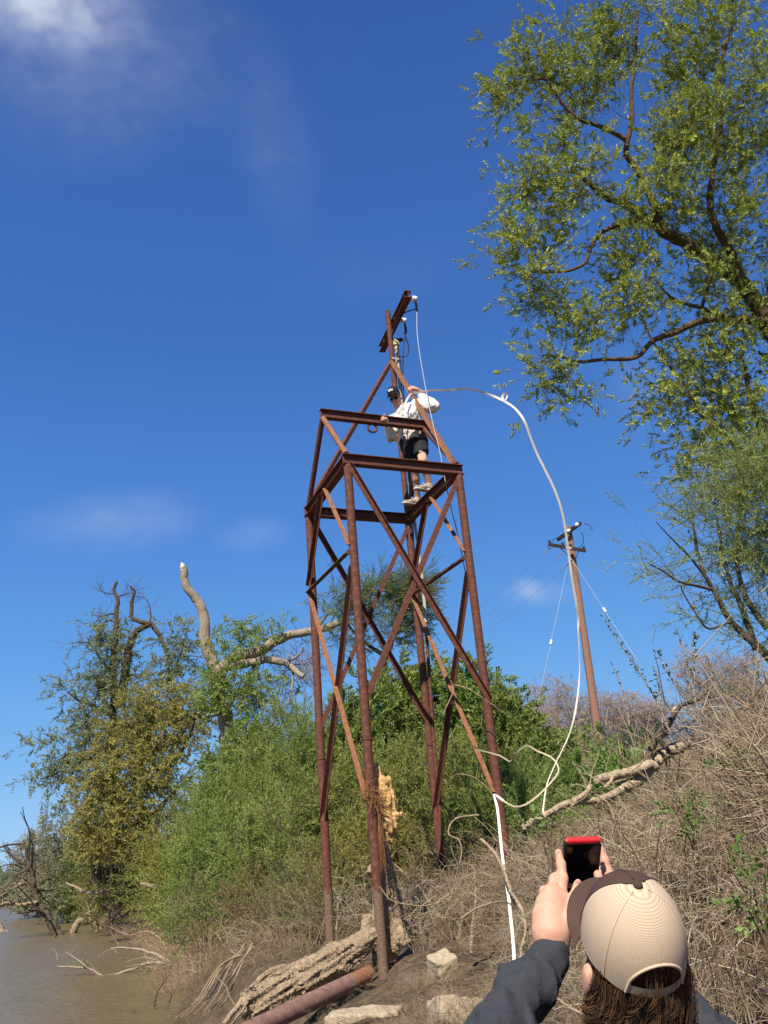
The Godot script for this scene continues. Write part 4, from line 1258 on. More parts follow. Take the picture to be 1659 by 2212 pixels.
func shrubs() -> void:
	# willow scrub on the bank behind and beside the tower: [x, top y, half width, depth, kind, where]
	var list := [
		[1000, 1420, 80, 23.0, 1, "tall bright green shrub rising behind the tower's right legs"], [890, 1400, 90, 24.0, 1, "tall bright green shrub framed between the tower's crossed braces"], [780, 1470, 80, 23.0, 1, "bright green shrub behind the tower's front leg"], [1075, 1480, 70, 21.0, 1, "bright green shrub with upright tips just right of the tower"], [690, 1540, 80, 23.0, 0, "green willow scrub behind the tower's left leg"],
		[1170, 1610, 80, 24.0, 1, "green bush at the foot of the leafless trees"], [1240, 1615, 60, 22.0, 1, "small dark green bush left of the wooden pole's foot"], [1345, 1620, 60, 20.0, 1, "small bright green bush behind the tan fallen logs"], [590, 1600, 90, 23.0, 0, "soft green willow scrub under the snapped trunk tree"], [500, 1640, 80, 25.0, 0, "green willow scrub beside the olive tree's lower branches"],
		[1000, 1590, 95, 16.0, 0, "fine leaved green scrub around the tower's back leg"], [890, 1580, 95, 16.5, 0, "fine leaved green scrub behind the splintered stump"], [780, 1600, 90, 16.5, 0, "fine leaved green scrub directly behind the front leg"], [1090, 1620, 70, 15.0, 0, "fine leaved green scrub around the tower's right leg"], [660, 1650, 85, 17.0, 0, "fine leaved green scrub directly behind the left leg"],
		[560, 1720, 85, 18.5, 0, "grey green twiggy scrub over the bank left of the tower"], [460, 1740, 80, 22.0, 0, "grey green twiggy scrub between the olive tree and the tower"], [395, 1790, 80, 33.0, 0, "low green scrub over the tan thicket at the river edge"], [850, 1740, 80, 13.6, 0, "low green scrub between the front and back legs"], [740, 1780, 75, 14.0, 0, "low green scrub between the left and front legs"], [960, 1730, 75, 13.4, 0, "low green scrub beside the ribbed hose"],
		[640, 1830, 70, 15.0, 2, "dull green twiggy scrub at the water's edge beside the left leg"], [540, 1870, 70, 17.0, 2, "dull green twiggy scrub overhanging the muddy water"], [450, 1890, 65, 20.5, 2, "dull twiggy scrub over the drowned branch"], [700, 1920, 60, 13.0, 2, "low dull scrub growing up against the left leg's mud band"], [610, 1960, 55, 14.5, 2, "low brown green scrub on the mud bank by the water"],
		[1060, 1760, 60, 12.2, 2, "brown green scrub below the tower's right leg"], [330, 1820, 70, 47.0, 1, "dark green bush at the foot of the olive tree"], [250, 1850, 60, 53.0, 0, "small green bush over the tan bank thicket"], [430, 1760, 80, 29.0, 0, "soft green scrub under the olive tree beside the tan thicket"], [180, 1865, 50, 62.0, 0, "small grey green bush near the bend behind the drowned tree"], [520, 1560, 70, 27.0, 1, "bright green bush at the foot of the snapped trunk"], [610, 1530, 70, 26.0, 0, "green scrub beside the left leg under the arching limb"], [1150, 1640, 70, 14.5, 0, "fine leaved green scrub between the right leg and the logs"], [1250, 1650, 65, 13.5, 1, "dark green bush straight below the wooden pole"], [1330, 1645, 55, 12.5, 1, "bright green bush tucked behind the crossing logs"], [1150, 1690, 55, 11.8, 0, "low green scrub behind the snagged tan webbing"], [1010, 1690, 75, 12.6, 0, "low green scrub straddling the tower's right leg"], [900, 1830, 60, 12.4, 2, "brown green scrub under the ribbed hose"], [1010, 1800, 55, 11.6, 2, "brown green scrub between the back and right legs"]]
	var pal := [[Color(.124, .180, .047), Color(.186, .248, .060), Color(.248, .316, .077), Color(.347, .384, .124)], [Color(.105, .186, .042), Color(.155, .260, .055), Color(.223, .347, .074)], [Color(.149, .155, .068), Color(.211, .211, .087), Color(.285, .273, .124)]]
	for i in list.size():
		var q = list[i]
		var D: float = q[3]
		var rn := RandomNumberGenerator.new()
		rn.seed = 900 + i
		var p := at(q[0], q[1], D)
		var root := Vector3(p.x, maxf(ground(p.x, p.z), .05) - .08, p.z)
		var hgt: float = maxf(p.y - root.y, .9) * .93
		var hw: float = q[2] * D / FOCAL * 1.15
		var ls := []
		for k in 11:
			var a := TAU * k / 11 + rn.randf()
			var rr := rn.randf_range(.3, 1.0)
			var e := root + Vector3(cos(a) * hw * rr, hgt * rn.randf_range(.55, .95), sin(a) * hw * rr * .9)
			ls.append([PackedVector3Array([root + Vector3(cos(a), 0, sin(a)) * .18, root.lerp(e, .45) + Vector3(0, hgt * .14, 0), e]), .028, .007])
		var n := int(clampf(hgt * hw * 80.0, 90, 330))
		var kind: int = q[4]
		# no two bushes quite the same green
		var own := []
		var shift := rn.randf_range(-.05, .28)
		for c in pal[kind]: own.append(Color(c.r * (1.0 + shift), c.g * (1.0 - shift * .25), c.b))
		grow({"called": "willow_shrub", "label": q[5], "category": "shrub", "group": "willow scrub on the bank", "seed": 930 + i, "limbs": ls, "blobs": [[root + Vector3(0, hgt * .62, 0), Vector3(hw, hgt * .40, hw * .9), n], [root + Vector3(0, hgt * .28, 0), Vector3(hw, hgt * .3, hw * .9), int(n * .6)]], "bark": M.bark_dark if i % 3 == 0 else (M.stem_brown if i % 3 == 1 else M.stem_tan), "leaf": ["feather", "tuft", "feather"][kind], "shoots": [6, 5, 3][kind], "size": [Vector2(.22, .5), Vector2(.18, .34), Vector2(.16, .36)][kind] * clampf(D / 19.0, .75, 1.4),
			"cols": own, "lean": Vector3(.25, .45, .05), "twig": .009, "step": .5, "jitter": .06, "mess": .9, "gap": -.1, "clump": .8, "reach": 3.0, "bare": .25, "spray": Vector2(.25, .7) * clampf(D / 19.0, .7, 1.4), "sag": .5, "wood_name": "stems", "leaf_name": "foliage"})

	for q in [[1625, 1905, 3.6, "broad leaved green weed among the stalks at the right edge"], [1395, 1830, 3.4, "small pale green weed in the stalks beside the mesh cap"], [1590, 1660, 6.5, "low green weed showing through the tall tan stalks"], [1180, 1790, 5.6, "low green weed behind the raised phone"], [1480, 1740, 5.4, "green weed halfway up the tan slope"]]:
		var o := at(q[0], q[1], q[2])
		var ls := []
		for k in 5:
			var a := TAU * k / 5
			ls.append([PackedVector3Array([o - Vector3(0, .25, 0), o + Vector3(cos(a) * .05, -.05, sin(a) * .05), o + Vector3(cos(a) * .12, .06, sin(a) * .12)]), .004, .002])
		grow({"called": "green_weed", "label": q[3], "category": "weed", "group": "green weeds among the dry stalks", "seed": int(q[0]), "limbs": ls, "blobs": [[o, Vector3(.14, .12, .14), 14]], "bark": M.stem_brown, "leaf": "broad", "shoots": 2, "size": Vector2(.08, .16), "cols": [Color(.105, .175, .047), Color(.187, .269, .070)], "twig": .003, "step": .1, "jitter": .02, "reach": 1.0, "wood_name": "stems", "leaf_name": "foliage"})

var BRUSH := []
var TANGLE := []

func brush() -> void:
	var rng := RandomNumberGenerator.new()
	rng.seed = 61
	for v in 5:   # upright dead stalks
		var mb := MB.new()
		for k in 12:
			var p := Vector3(rng.randf_range(-.2, .2), -.05, rng.randf_range(-.2, .2))
			var d := Vector3(rng.randf_range(-.5, .5), 1, rng.randf_range(-.5, .5)).normalized()
			var n := 6
			var pts := PackedVector3Array()
			var l := rng.randf_range(.45, 1.1)
			for i in n:
				pts.append(p)
				p += d * l / n
				d = (d + Vector3(rng.randf_range(-1, 1), rng.randf_range(-.7, .3), rng.randf_range(-1, 1)) * .22).normalized()
			mb.tube(pts, ramp(n, .0045, .002), 3, false)
			for s in 3:
				var o := pts[rng.randi_range(2, n - 1)]
				var e := o + Vector3(rng.randf_range(-1, 1), rng.randf_range(-.2, .8), rng.randf_range(-1, 1)).normalized() * rng.randf_range(.08, .25)
				mb.tube(PackedVector3Array([o, e]), ramp(2, .003, .0018), 3, false)
		BRUSH.append(mb.mesh())
	for v in 5:   # arching vines and fallen twigs
		var mb := MB.new()
		for k in 9:
			var p := Vector3(rng.randf_range(-.5, .5), rng.randf_range(0, .25), rng.randf_range(-.5, .5))
			var a := rng.randf() * TAU
			var d := Vector3(cos(a), rng.randf_range(-.2, .9), sin(a)).normalized()
			var n := 9
			var pts := PackedVector3Array()
			var l := rng.randf_range(.6, 1.5)
			for i in n:
				pts.append(p)
				p += d * l / n
				d = (d + Vector3(rng.randf_range(-1, 1), rng.randf_range(-1.0, .45), rng.randf_range(-1, 1)) * .30).normalized()
				if p.y < .02: d.y = absf(d.y)
			mb.tube(pts, ramp(n, rng.randf_range(.003, .0075), .0022), 3, false)
			for s in 3:
				var o := pts[rng.randi_range(1, n - 1)]
				var e := o + Vector3(rng.randf_range(-1, 1), rng.randf_range(-.3, .8), rng.randf_range(-1, 1)).normalized() * rng.randf_range(.1, .35)
				mb.tube(PackedVector3Array([o, o.lerp(e, .5) + Vector3(0, .02, 0), e]), ramp(3, .0035, .002), 3, false)
		TANGLE.append(mb.mesh())
	# [name, label, count, area test, sizes, palette]
	var tan := [Color(.23, .178, .12), Color(.32, .255, .178), Color(.42, .35, .25), Color(.19, .142, .095), Color(.27, .205, .14)]
	var red := [Color(.26, .18, .12), Color(.35, .25, .175), Color(.43, .33, .24)]
	var drab := [Color(.11, .085, .053), Color(.17, .135, .085), Color(.25, .20, .13)]
	var areas := [
		["dry_brush", "dense tan dead stalks and vines covering the slope on the right", Vector4(1.9, 12.0, -13.0, -2.2), 3.2, 30.0, 2600, Vector2(.6, 1.3), tan],
		["dry_brush", "tall tan stalks standing thick on the upper slope at the right edge", Vector4(2.6, 9.0, -11.0, -3.0), 4.3, 30.0, 1500, Vector2(1.1, 2.1), tan],
		["dry_brush", "tan dead stalks along the top of the slope under the slender willow", Vector4(4.0, 16.0, -20.0, -8.0), 6.0, 40.0, 900, Vector2(.9, 1.7), tan],
		["dry_brush", "tangle of tan twigs below and right of the tower", Vector4(-.2, 3.2, -13.5, -4.2), 1.0, 8.0, 1300, Vector2(.32, .7), tan],
		["dry_brush", "drab twigs on the mud bank at the water's edge left of the tower", Vector4(-5.5, -.5, -20.0, -5.0), -.25, 3.0, 1300, Vector2(.24, .58), drab],
		["dry_brush", "pinkish tan thicket trailing into the water under the scrub", Vector4(-20.0, -4.0, -52.0, -19.0), -.6, .8, 750, Vector2(.9, 1.7), red],
		["dry_brush", "reddish tan thicket hanging down the steep bank at the river edge", Vector4(-32.0, -4.0, -75.0, -23.0), -.3, 3.2, 1500, Vector2(1.2, 2.4), red],
		["dry_brush", "pale dead stems standing among the green scrub", Vector4(-6.0, 5.0, -24.0, -12.0), 1.0, 12.0, 800, Vector2(1.0, 2.1), tan],
		["dry_brush", "trodden twigs on the ground in front of the man filming", Vector4(-1.4, 2.2, -6.0, -2.4), .5, 6.0, 380, Vector2(.2, .45), tan],
		["dry_brush", "close tan stalks and vines rising beside the man filming", Vector4(.7, 4.5, -6.5, -1.2), 1.7, 9.0, 1000, Vector2(.45, 1.0), tan],
		["dry_brush", "heap of tan twigs and roots propping up the fallen logs", Vector4(.7, 3.4, -9.5, -6.2), 2.4, 7.5, 620, Vector2(.6, .95), tan],
		["dry_brush", "tan twigs packed round the tower's back and right legs", Vector4(-.1, 1.7, -11.6, -8.9), 1.6, 6.0, 300, Vector2(.5, .8), tan],
		["dry_brush", "drab rootlets draped over the pale root log", Vector4(-1.7, .1, -9.4, -7.3), .3, 3.0, 90, Vector2(.22, .42), drab]]
	var patch := noise(.55, 66, 3)
	for a in areas:
		var xf := [[], []]
		var cols := [[], []]
		var n := 0
		var tries := 0
		while n < a[5] and tries < a[5] * 12:
			tries += 1
			var x := rng.randf_range(a[2].x, a[2].y)
			var z := rng.randf_range(a[2].z, a[2].w)
			var d := inland(x, z)
			if d < a[3] or d > a[4]: continue
			if Vector2(x - .35, z + 1.5).length() < 1.0 or Vector2(x, z).length() < 1.9: continue
			# grows in clumps
			if patch.get_noise_2d(x, z) < -.12 and z > -22.0 and not (a[1].begins_with("drab") or a[1].begins_with("heap") or a[1].contains("packed")): continue
			# bare mud round the tower's front feet
			if Vector2(x - .35, z + 8.9).length() < .85 and rng.randf() < .8: continue
			n += 1
			var k := 0 if rng.randf() < .68 else 1
			var s := rng.randf_range(a[6].x, a[6].y)
			if x < 1.2 and z > -8.8: s *= .55
			if x < 3.2 and z < -6.5 and not (a[1].begins_with("heap") or a[1].contains("packed")): s *= .65
			if k == 1: s = minf(s, .8)
			var tilt := Vector3(rng.randf_range(-.45, .45), 1, rng.randf_range(-.45, .45)).normalized()
			xf[k].append(Transform3D(turn_to(tilt, rng, s, .9), Vector3(x, ground(x, z) + (.0 if k == 0 else rng.randf_range(0, .35) * s), z)))
			var c: Color = a[7][rng.randi() % a[7].size()]
			cols[k].append(c)
		var t := thing(a[0], a[1], "brush")
		stuff(t)
		scatter("stalks", BRUSH, xf[0], cols[0], M.dry, t)
		scatter("vines", TANGLE, xf[1], cols[1], M.dry, t)


# ---- driftwood, debris and the strap ----------------------------------------------------------------------------
func branch(called: String, label: String, category: String, group: String, ways: Array, m: Material, sd: int, twigs := 0, cap_rough := 0.06) -> Node3D:
	# ways: [points, start radius, end radius]; the first is the main stem, the rest are its side branches
	var rng := RandomNumberGenerator.new()
	rng.seed = sd
	var base: Vector3 = ways[0][0][0]
	var t := thing(called, label, category, base, group)
	var side := MB.new()
	for i in ways.size():
		var w = ways[i]
		var pts := curve(w[0], 5)
		for k in range(1, pts.size() - 1): pts[k] += Vector3(rng.randf_range(-1, 1), rng.randf_range(-1, 1), rng.randf_range(-1, 1)) * w[1] * .25
		if i == 0:
			var mb := MB.new()
			mb.tube(pts, ramp(pts.size(), w[1], w[2]), 9, true, cap_rough, rng)
			obj("stem", mb, m, t).position = -base
		else:
			var sb := MB.new()
			sb.tube(pts, ramp(pts.size(), w[1], w[2]), 6, true, cap_rough, rng)
			obj("side_branch", sb, m, t).position = -base
		for k in twigs:
			var p := pts[rng.randi_range(int(pts.size() * .3), pts.size() - 1)]
			var d := Vector3(rng.randf_range(-1, 1), rng.randf_range(-.4, 1), rng.randf_range(-1, 1)).normalized()
			var q := PackedVector3Array([p])
			var l: float = w[1] * rng.randf_range(6, 16)
			for s in 4:
				p += d * l / 4
				d = (d + Vector3(rng.randf_range(-1, 1), rng.randf_range(-1, 1), rng.randf_range(-1, 1)) * .35).normalized()
				q.append(p)
			side.tube(q, ramp(5, w[1] * .22, w[1] * .07), 4, false)
	if side.v.size():
		var tw := obj("twigs", side, m, t)
		tw.position = -base
		stuff(tw)
	return t

func way(k: Array, list: Array, d0: float, d1: float, r0: float, r1: float) -> Array:
	return limb([k[0], k[1], k[2], d0, d1], list, r0, r1)

func driftwood() -> void:
	var rng := RandomNumberGenerator.new()
	rng.seed = 88
	var A := [630.4, 1459.9, 0.3398]     # frame of the tower-foot close-up
	var B := [398.1, 1791.6, 0.28]       # lower left of the tower
	var W := [0.0, 1658.9, 0.28]         # river corner
	var S := [995.4, 1493.0, 0.4]        # slope on the right
	var lump := noise(1.0, 9, 4)
	# broken trunk jammed upright behind the front leg
	var p := func(x, y, d): return at(A[0] + x * A[2], A[1] + y * A[2], d)
	var foot: Vector3 = p.call(585, 1790, 9.5)
	var st := thing("splintered_stump", "broken tree trunk jammed upright behind the front leg with raw orange splintered top", "driftwood", foot)
	var lo: Vector3 = p.call(560, 1850, 9.5)
	var b := Blob.new(lo - Vector3(.55, .25, .45), p.call(560, 1020, 9.4) + Vector3(.5, .1, .45), .016)
	b.bone(p.call(590, 1800, 9.5), p.call(580, 1400, 9.42), .12, .085, .05)
	b.bone(p.call(580, 1400, 9.42), p.call(585, 1030, 9.4), .085, .07, .05)
	for q in [[480, 1560, 9.35, .06], [470, 1620, 9.3, .05], [690, 1640, 9.4, .07], [660, 1590, 9.45, .06], [615, 1470, 9.45, .035], [500, 1240, 9.38, .04], [540, 1700, 9.25, .07], [720, 1690, 9.35, .04]]:
		b.bone(p.call(580, q[1] + 40, 9.47), p.call(q[0], q[1], q[2]), .08, q[3], .06)
	b.furrow(lump, .04, Vector3.UP, 4.0, 14.0)
	b.ripple(lump, .02, Vector3(22, 22, 22))
	var mb := MB.new()
	b.mesh_into(mb)
	obj("trunk", mb, M.driftwood, st).position = -foot
	b = Blob.new(p.call(600, 1120, 9.4) - Vector3(.3, .1, .3), p.call(600, 540, 9.4) + Vector3(.3, .1, .3), .011)
	b.bone(p.call(585, 1060, 9.4), p.call(600, 940, 9.38), .06, .092, .04)
	b.bone(p.call(600, 940, 9.38), p.call(595, 800, 9.4), .10, .10, .04)
	b.bone(p.call(595, 800, 9.4), p.call(585, 690, 9.4), .10, .075, .04)
	b.bone(p.call(565, 700, 9.4), p.call(540, 590, 9.4), .05, .025, .03)
	b.bone(p.call(600, 780, 9.4), p.call(618, 650, 9.42), .06, .02, .02)
	b.bone(p.call(620, 900, 9.38), p.call(685, 880, 9.34), .055, .02, .03)
	b.bone(p.call(570, 760, 9.4), p.call(530, 570, 9.38), .03, .02, .03)
	b.bone(p.call(630, 960, 9.38), p.call(665, 930, 9.36), .035, .015, .02)
	b.bone(p.call(610, 1000, 9.38), p.call(625, 1040, 9.36), .03, .014, .02)
	b.furrow(lump, .034, Vector3.UP, 1.6, 16.0)
	b.ripple(lump, .03, Vector3(11, 8, 11))
	b.furrow(lump, .010, Vector3.UP, 5.0, 60.0)
	mb = MB.new()
	b.mesh_into(mb)
	var raw := obj("splintered_top", mb, M.raw_wood, st)
	raw.position = -foot
	raw.set_meta("label", "raw orange splintered wood")
	# frayed fibres wrapped round the leg
	mb = MB.new()
	for k in 170:
		var a := rng.randf_range(-2.4, 1.2)
		var y := rng.randf_range(2.60, 2.78) + (.1 if a > 0 else 0.)
		var c := leg("F", y)
		var q := PackedVector3Array()
		var d := Vector3(rng.randf_range(-.4, .7), rng.randf_range(-1.0, .6), rng.randf_range(-.2, .4)).normalized()
		var o := c + Vector3(cos(a + PI * .5), 0, sin(a + PI * .5)) * rng.randf_range(.055, .085)
		for s in 5:
			q.append(o)
			o += d * rng.randf_range(.02, .05)
			d = (d + Vector3(rng.randf_range(-1, 1), rng.randf_range(-1.2, .6), rng.randf_range(-1, 1)) * .4).normalized()
		mb.tube(q, ramp(5, .003, .001), 3, false)
	for k in 50:
		var o := leg("F", rng.randf_range(2.3, 2.6)) + Vector3(.06, 0, rng.randf_range(.0, .06))
		mb.tube(PackedVector3Array([o, o + Vector3(rng.randf_range(-.02, .04), -.15, rng.randf_range(-.02, .02)), o + Vector3(rng.randf_range(-.03, .05), -.34, rng.randf_range(-.02, .04))]), ramp(3, .003, .001), 3, false)
	tag(obj("fibre_mat", mb, M.fibre), "brown frayed bark fibres caught round the front leg", "fibres")
	# furrowed root log lying at the foot of the tower
	var rl: Vector3 = at(790, 2035, 9.25)
	var rr: Vector3 = at(552, 2185, 8.3)
	b = Blob.new(Vector3(minf(rl.x, rr.x) - .3, minf(rl.y, rr.y) - .3, minf(rl.z, rr.z) - .35), Vector3(maxf(rl.x, rr.x) + .3, maxf(rl.y, rr.y) + .3, maxf(rl.z, rr.z) + .35), .017)
	b.bone(rl + Vector3(.05, .03, 0), rl.lerp(rr, .3), .10, .135, .06)
	b.bone(rl.lerp(rr, .3), rl.lerp(rr, .62) + Vector3(0, .02, 0), .135, .15, .06)
	b.bone(rl.lerp(rr, .62), rr, .14, .11, .06)
	b.bone(rl.lerp(rr, .75) + Vector3(0, .05, 0), rr + Vector3(-.05, .1, .05), .12, .08, .05)
	var la := (rr - rl).normalized()
	b.furrow(lump, .055, la, 1.2, 12.0)
	b.furrow(lump, .03, la, 2.5, 30.0)
	b.ripple(lump, .008, Vector3(45, 45, 45))
	mb = MB.new()
	b.mesh_into(mb)
	tag(obj("root_log", mb, M.driftwood), "thick pale furrowed root log lying at the foot of the tower", "log")
	# rusty pipe lying on the mud
	var pa := at(520, 2236, 7.3)
	var pb := at(806, 2100, 8.75)
	var pipe := thing("fallen_pipe", "wide rusty pipe lying on the mud in front of the pale root log", "pipe", pb)
	mb = MB.new()
	var ax := (pb - pa).normalized()
	mb.tube(PackedVector3Array([pa - pb, -ax * .34]), ramp(2, .072, .072), 26, false)
	obj("pipe_wall", mb, M.rust_muddy, pipe)
	mb = MB.new()
	var u := ax.cross(Vector3.UP).normalized()
	var v := u.cross(ax)
	var last := 0.0
	for k in 27:   # torn end, freshly rusted
		var a := TAU * k / 26
		var d := u * cos(a) + v * sin(a)
		last = 0.16 * (0.5 + 0.5 * cos(a - 1.2)) + rng.randf_range(-.015, .015) if k < 26 else last
		mb.add(-ax * .34 + d * .072, d); mb.add(-ax * (.02 + .2 - last) + d * .071, d)
		mb.add(-ax * .34 + d * .062, -d); mb.add(-ax * (.02 + .2 - last) + d * .063, -d)
	for k in 26:
		var i := k * 4
		mb.tri(i, i + 4, i + 1); mb.tri(i + 4, i + 5, i + 1)
		mb.tri(i + 2, i + 6, i + 3); mb.tri(i + 6, i + 7, i + 3)
	var torn := obj("torn_end", mb, M.rust_orange, pipe)
	torn.set_meta("label", "torn pipe end with bright orange rust")
	# concrete lumps
	var slabs := [[957, 2086, 7.9, Vector3(.17, .14, .2), .5, "pale square concrete block tilted on the mud right of the front leg"], [790, 2205, 7.0, Vector3(.5, .12, .3), -.1, "pale broken concrete slab half buried beside the fallen pipe"], [985, 2190, 6.4, Vector3(.3, .14, .24), .35, "lumpy pale concrete chunk under the twigs by the dark hollow"]]
	for i in slabs.size():
		var q = slabs[i]
		var o := at(q[0], q[1], q[2])
		var g := Blob.new(o - Vector3.ONE * .5, o + Vector3.ONE * .5, .02)
		var rb := Basis(Vector3.UP, q[4]).rotated(Vector3(1, 0, .3).normalized(), .35 * (1 - i))
		var h: Vector3 = q[3] * .5
		for z in g.nz:
			for y in g.ny:
				for x in g.nx:
					var w := rb.transposed() * (g.lo + Vector3(x, y, z) * g.cell - o)
					var dd := w.abs() - h
					g.f[(z * g.ny + y) * g.nx + x] = Vector3(maxf(dd.x, 0), maxf(dd.y, 0), maxf(dd.z, 0)).length() + minf(maxf(dd.x, maxf(dd.y, dd.z)), 0) - .012
		g.ripple(lump, .02, Vector3(9, 9, 9))
		mb = MB.new()
		g.mesh_into(mb)
		tag(obj("concrete_block", mb, M.concrete), q[5], "concrete", "concrete lumps on the mud")
	# river snags
	branch("drowned_tree", "leaning black dead tree standing in the river with bare forked branches", "dead tree", "", [
		way(W, [[462, 1300], [430, 1260], [390, 1190], [340, 1110], [300, 1040], [262, 920], [252, 800], [205, 660], [180, 560]], 46.6, 46.4, .26, .05),
		way(W, [[252, 800], [200, 745], [150, 730], [80, 660], [30, 610]], 46.6, 46, .10, .03), way(W, [[245, 770], [280, 700], [330, 790]], 46.6, 46.6, .06, .02), way(W, [[240, 800], [110, 745], [0, 760]], 46.6, 46, .06, .02), way(W, [[262, 930], [220, 880], [180, 855]], 46.6, 46.2, .05, .02),
		way(W, [[200, 640], [240, 560], [250, 500]], 46.5, 46.5, .05, .015), way(W, [[350, 1120], [310, 1170], [285, 1205]], 46.5, 46, .05, .02)], M.bark_dark, 701, 14)
	branch("pale_branch", "pale sunlit bough reaching left from the drowned tree over the water", "branch", "", [way(W, [[285, 1040], [230, 1045], [150, 1055], [90, 1045], [40, 1040], [10, 1060]], 46.3, 45.5, .10, .06), way(W, [[90, 1045], [70, 1020], [0, 1000]], 45.6, 45, .05, .03)], M.driftwood, 702, 1)
	branch("pale_branch", "tangle of thin pale boughs at the left edge behind the drowned tree", "branch", "", [way(W, [[230, 880], [150, 900], [80, 940], [0, 990]], 48, 47, .07, .03), way(W, [[180, 855], [120, 920], [0, 975]], 48, 47, .05, .02), way(W, [[150, 900], [60, 900], [0, 930]], 48, 47, .04, .02)], M.driftwood, 703, 4)
	branch("drowned_snag", "arched pale snag rising out of the river and dipping back in", "snag", "", [way(W, [[562, 1290], [575, 1240], [600, 1190], [680, 1160], [725, 1165], [742, 1200], [742, 1300]], 46.9, 46.9, .17, .15), way(W, [[600, 1190], [640, 1140], [700, 1110], [730, 1090]], 46.9, 46.5, .06, .03), way(W, [[690, 1160], [730, 1110], [800, 1070], [850, 1000]], 46.9, 46.5, .05, .02)], M.driftwood, 704, 3)
	branch("drowned_snag", "dark crooked bough leaning from the tan thicket beside the arched snag", "snag", "", [way(W, [[980, 1190], [900, 1140], [870, 1095], [790, 1050]], 43, 44, .12, .05), way(W, [[900, 1140], [840, 1200], [800, 1210]], 43, 43, .04, .02)], M.bark_dark, 705, 3)
	branch("drowned_snag", "short mud caked stump in the water at the left edge", "snag", "", [way(W, [[-60, 1150], [-20, 1220], [20, 1270], [60, 1285]], 57, 57, .28, .20)], M.bark_grey, 706, 0)
	branch("pale_branch", "pale fork lying across the tan thicket", "branch", "", [way(W, [[800, 962], [660, 958], [590, 922], [510, 885]], 41, 42, .09, .04), way(W, [[590, 922], [540, 955]], 42, 42, .05, .03)], M.driftwood, 707, 2)
	branch("pale_branch", "short pale broken bough sticking out of the scrub above the thicket", "branch", "", [way(W, [[1245, 930], [1160, 905], [1080, 890]], 30, 30, .09, .05)], M.driftwood, 708, 0)
	branch("drowned_branch", "long forked grey branch lying half sunk in the muddy river", "branch", "", [
		way(W, [[1440, 1600], [1360, 1580], [1310, 1510], [1260, 1505], [1120, 1510], [1000, 1560], [800, 1605], [690, 1550], [450, 1530]], 23.4, 24.6, .055, .02),
		way(W, [[1310, 1510], [1260, 1470], [1150, 1420], [1000, 1390], [860, 1390]], 23.5, 25, .05, .02), way(W, [[690, 1550], [600, 1480], [510, 1420]], 24.3, 24.6, .022, .008), way(W, [[800, 1605], [730, 1630], [675, 1680]], 24, 23.6, .02, .008), way(W, [[1350, 1500], [1420, 1550], [1475, 1575]], 23.4, 23.2, .02, .01),
		way(W, [[800, 1605], [790, 1650], [750, 1690]], 24, 23.6, .015, .006), way(W, [[450, 1490], [430, 1420], [410, 1390]], 24.6, 24.6, .015, .006), way(W, [[1200, 1480], [1100, 1460], [960, 1500]], 23.6, 24, .015, .006)], M.bark_grey, 709, 6)
	branch("drowned_twigs", "spindly dark twigs standing in the shallows by the near bank", "twigs", "", [way(W, [[1185, 1880], [1200, 1780], [1240, 1680], [1310, 1590]], 17.2, 17.2, .02, .006), way(W, [[1290, 1870], [1310, 1800], [1330, 1740]], 17, 17, .015, .005), way(W, [[1140, 1920], [1060, 1880], [1010, 1890]], 17, 17, .012, .005), way(W, [[1480, 1860], [1490, 1740], [1520, 1690]], 16.6, 16.6, .015, .005)], M.bark_dark, 710, 9)
	branch("drowned_twigs", "fine pale twigs trailing in the water below the scrub", "twigs", "", [way(W, [[1290, 1420], [1240, 1320], [1130, 1260], [1000, 1290], [860, 1230]], 27, 29, .03, .01), way(W, [[1100, 1260], [1080, 1340], [1000, 1300]], 28, 28, .015, .006), way(W, [[920, 1370], [870, 1290], [850, 1240]], 28, 28, .015, .006)], M.driftwood, 711, 8)
	# near-bank sticks
	branch("dead_branch", "long bent pale branch reaching from the root log down to the water", "branch", "", [way(B, [[1010, 1025], [860, 1055], [700, 1080], [560, 1180], [430, 1340], [300, 1510]], 9.0, 8.0, .03, .022), way(B, [[560, 1190], [500, 1320], [400, 1460], [360, 1520]], 8.5, 7.6, .016, .008), way(B, [[860, 1055], [790, 1130], [740, 1200]], 8.8, 8.6, .016, .008)], M.driftwood, 712, 2)
	for k in 7:
		var x0 := 480.0 + rng.randf_range(-40, 60)
		branch("dead_branch", "thin dry stick fanning down the bank left of the root log", "branch", "dry sticks fanning down the near bank", [way(B, [[x0, 880 + k * 15], [x0 - 90 - k * 14, 1060], [x0 - 170 - k * 30, 1250 + k * 12], [x0 - 260 - k * 42, 1400 + k * 10]], 9.6 - k * .1, 8.8 - k * .12, .010, .004)], M.stem_tan, 720 + k, 5)
	# right slope logs and roots
	branch("fallen_log", "smooth tan log lying up the slope below the wooden pole", "log", "", [way(S, [[735, 478], [820, 460], [900, 435], [1030, 395]], 8.6, 8.9, .042, .048), way(S, [[820, 460], [800, 500], [770, 520]], 8.6, 8.5, .02, .01)], M.driftwood_pale, 730, 1, .03)
	branch("fallen_log", "thick pale log with a dark stub crossing behind the tan log", "log", "", [way(S, [[880, 530], [960, 470], [1040, 400], [1110, 335], [1180, 300]], 8.8, 9.4, .06, .065), way(S, [[1050, 400], [1010, 360], [1030, 300], [1100, 210], [1170, 90]], 9.1, 9.2, .05, .03)], M.driftwood_pale, 731, 1, .04)
	branch("fallen_log", "long thin log slanting down the slope towards the strap", "log", "", [way(S, [[340, 730], [470, 660], [600, 600], [740, 590], [870, 530]], 7.6, 8.6, .026, .036), way(S, [[600, 600], [660, 560], [700, 510]], 8, 8.3, .03, .02)], M.driftwood_pale, 732, 2, .04)
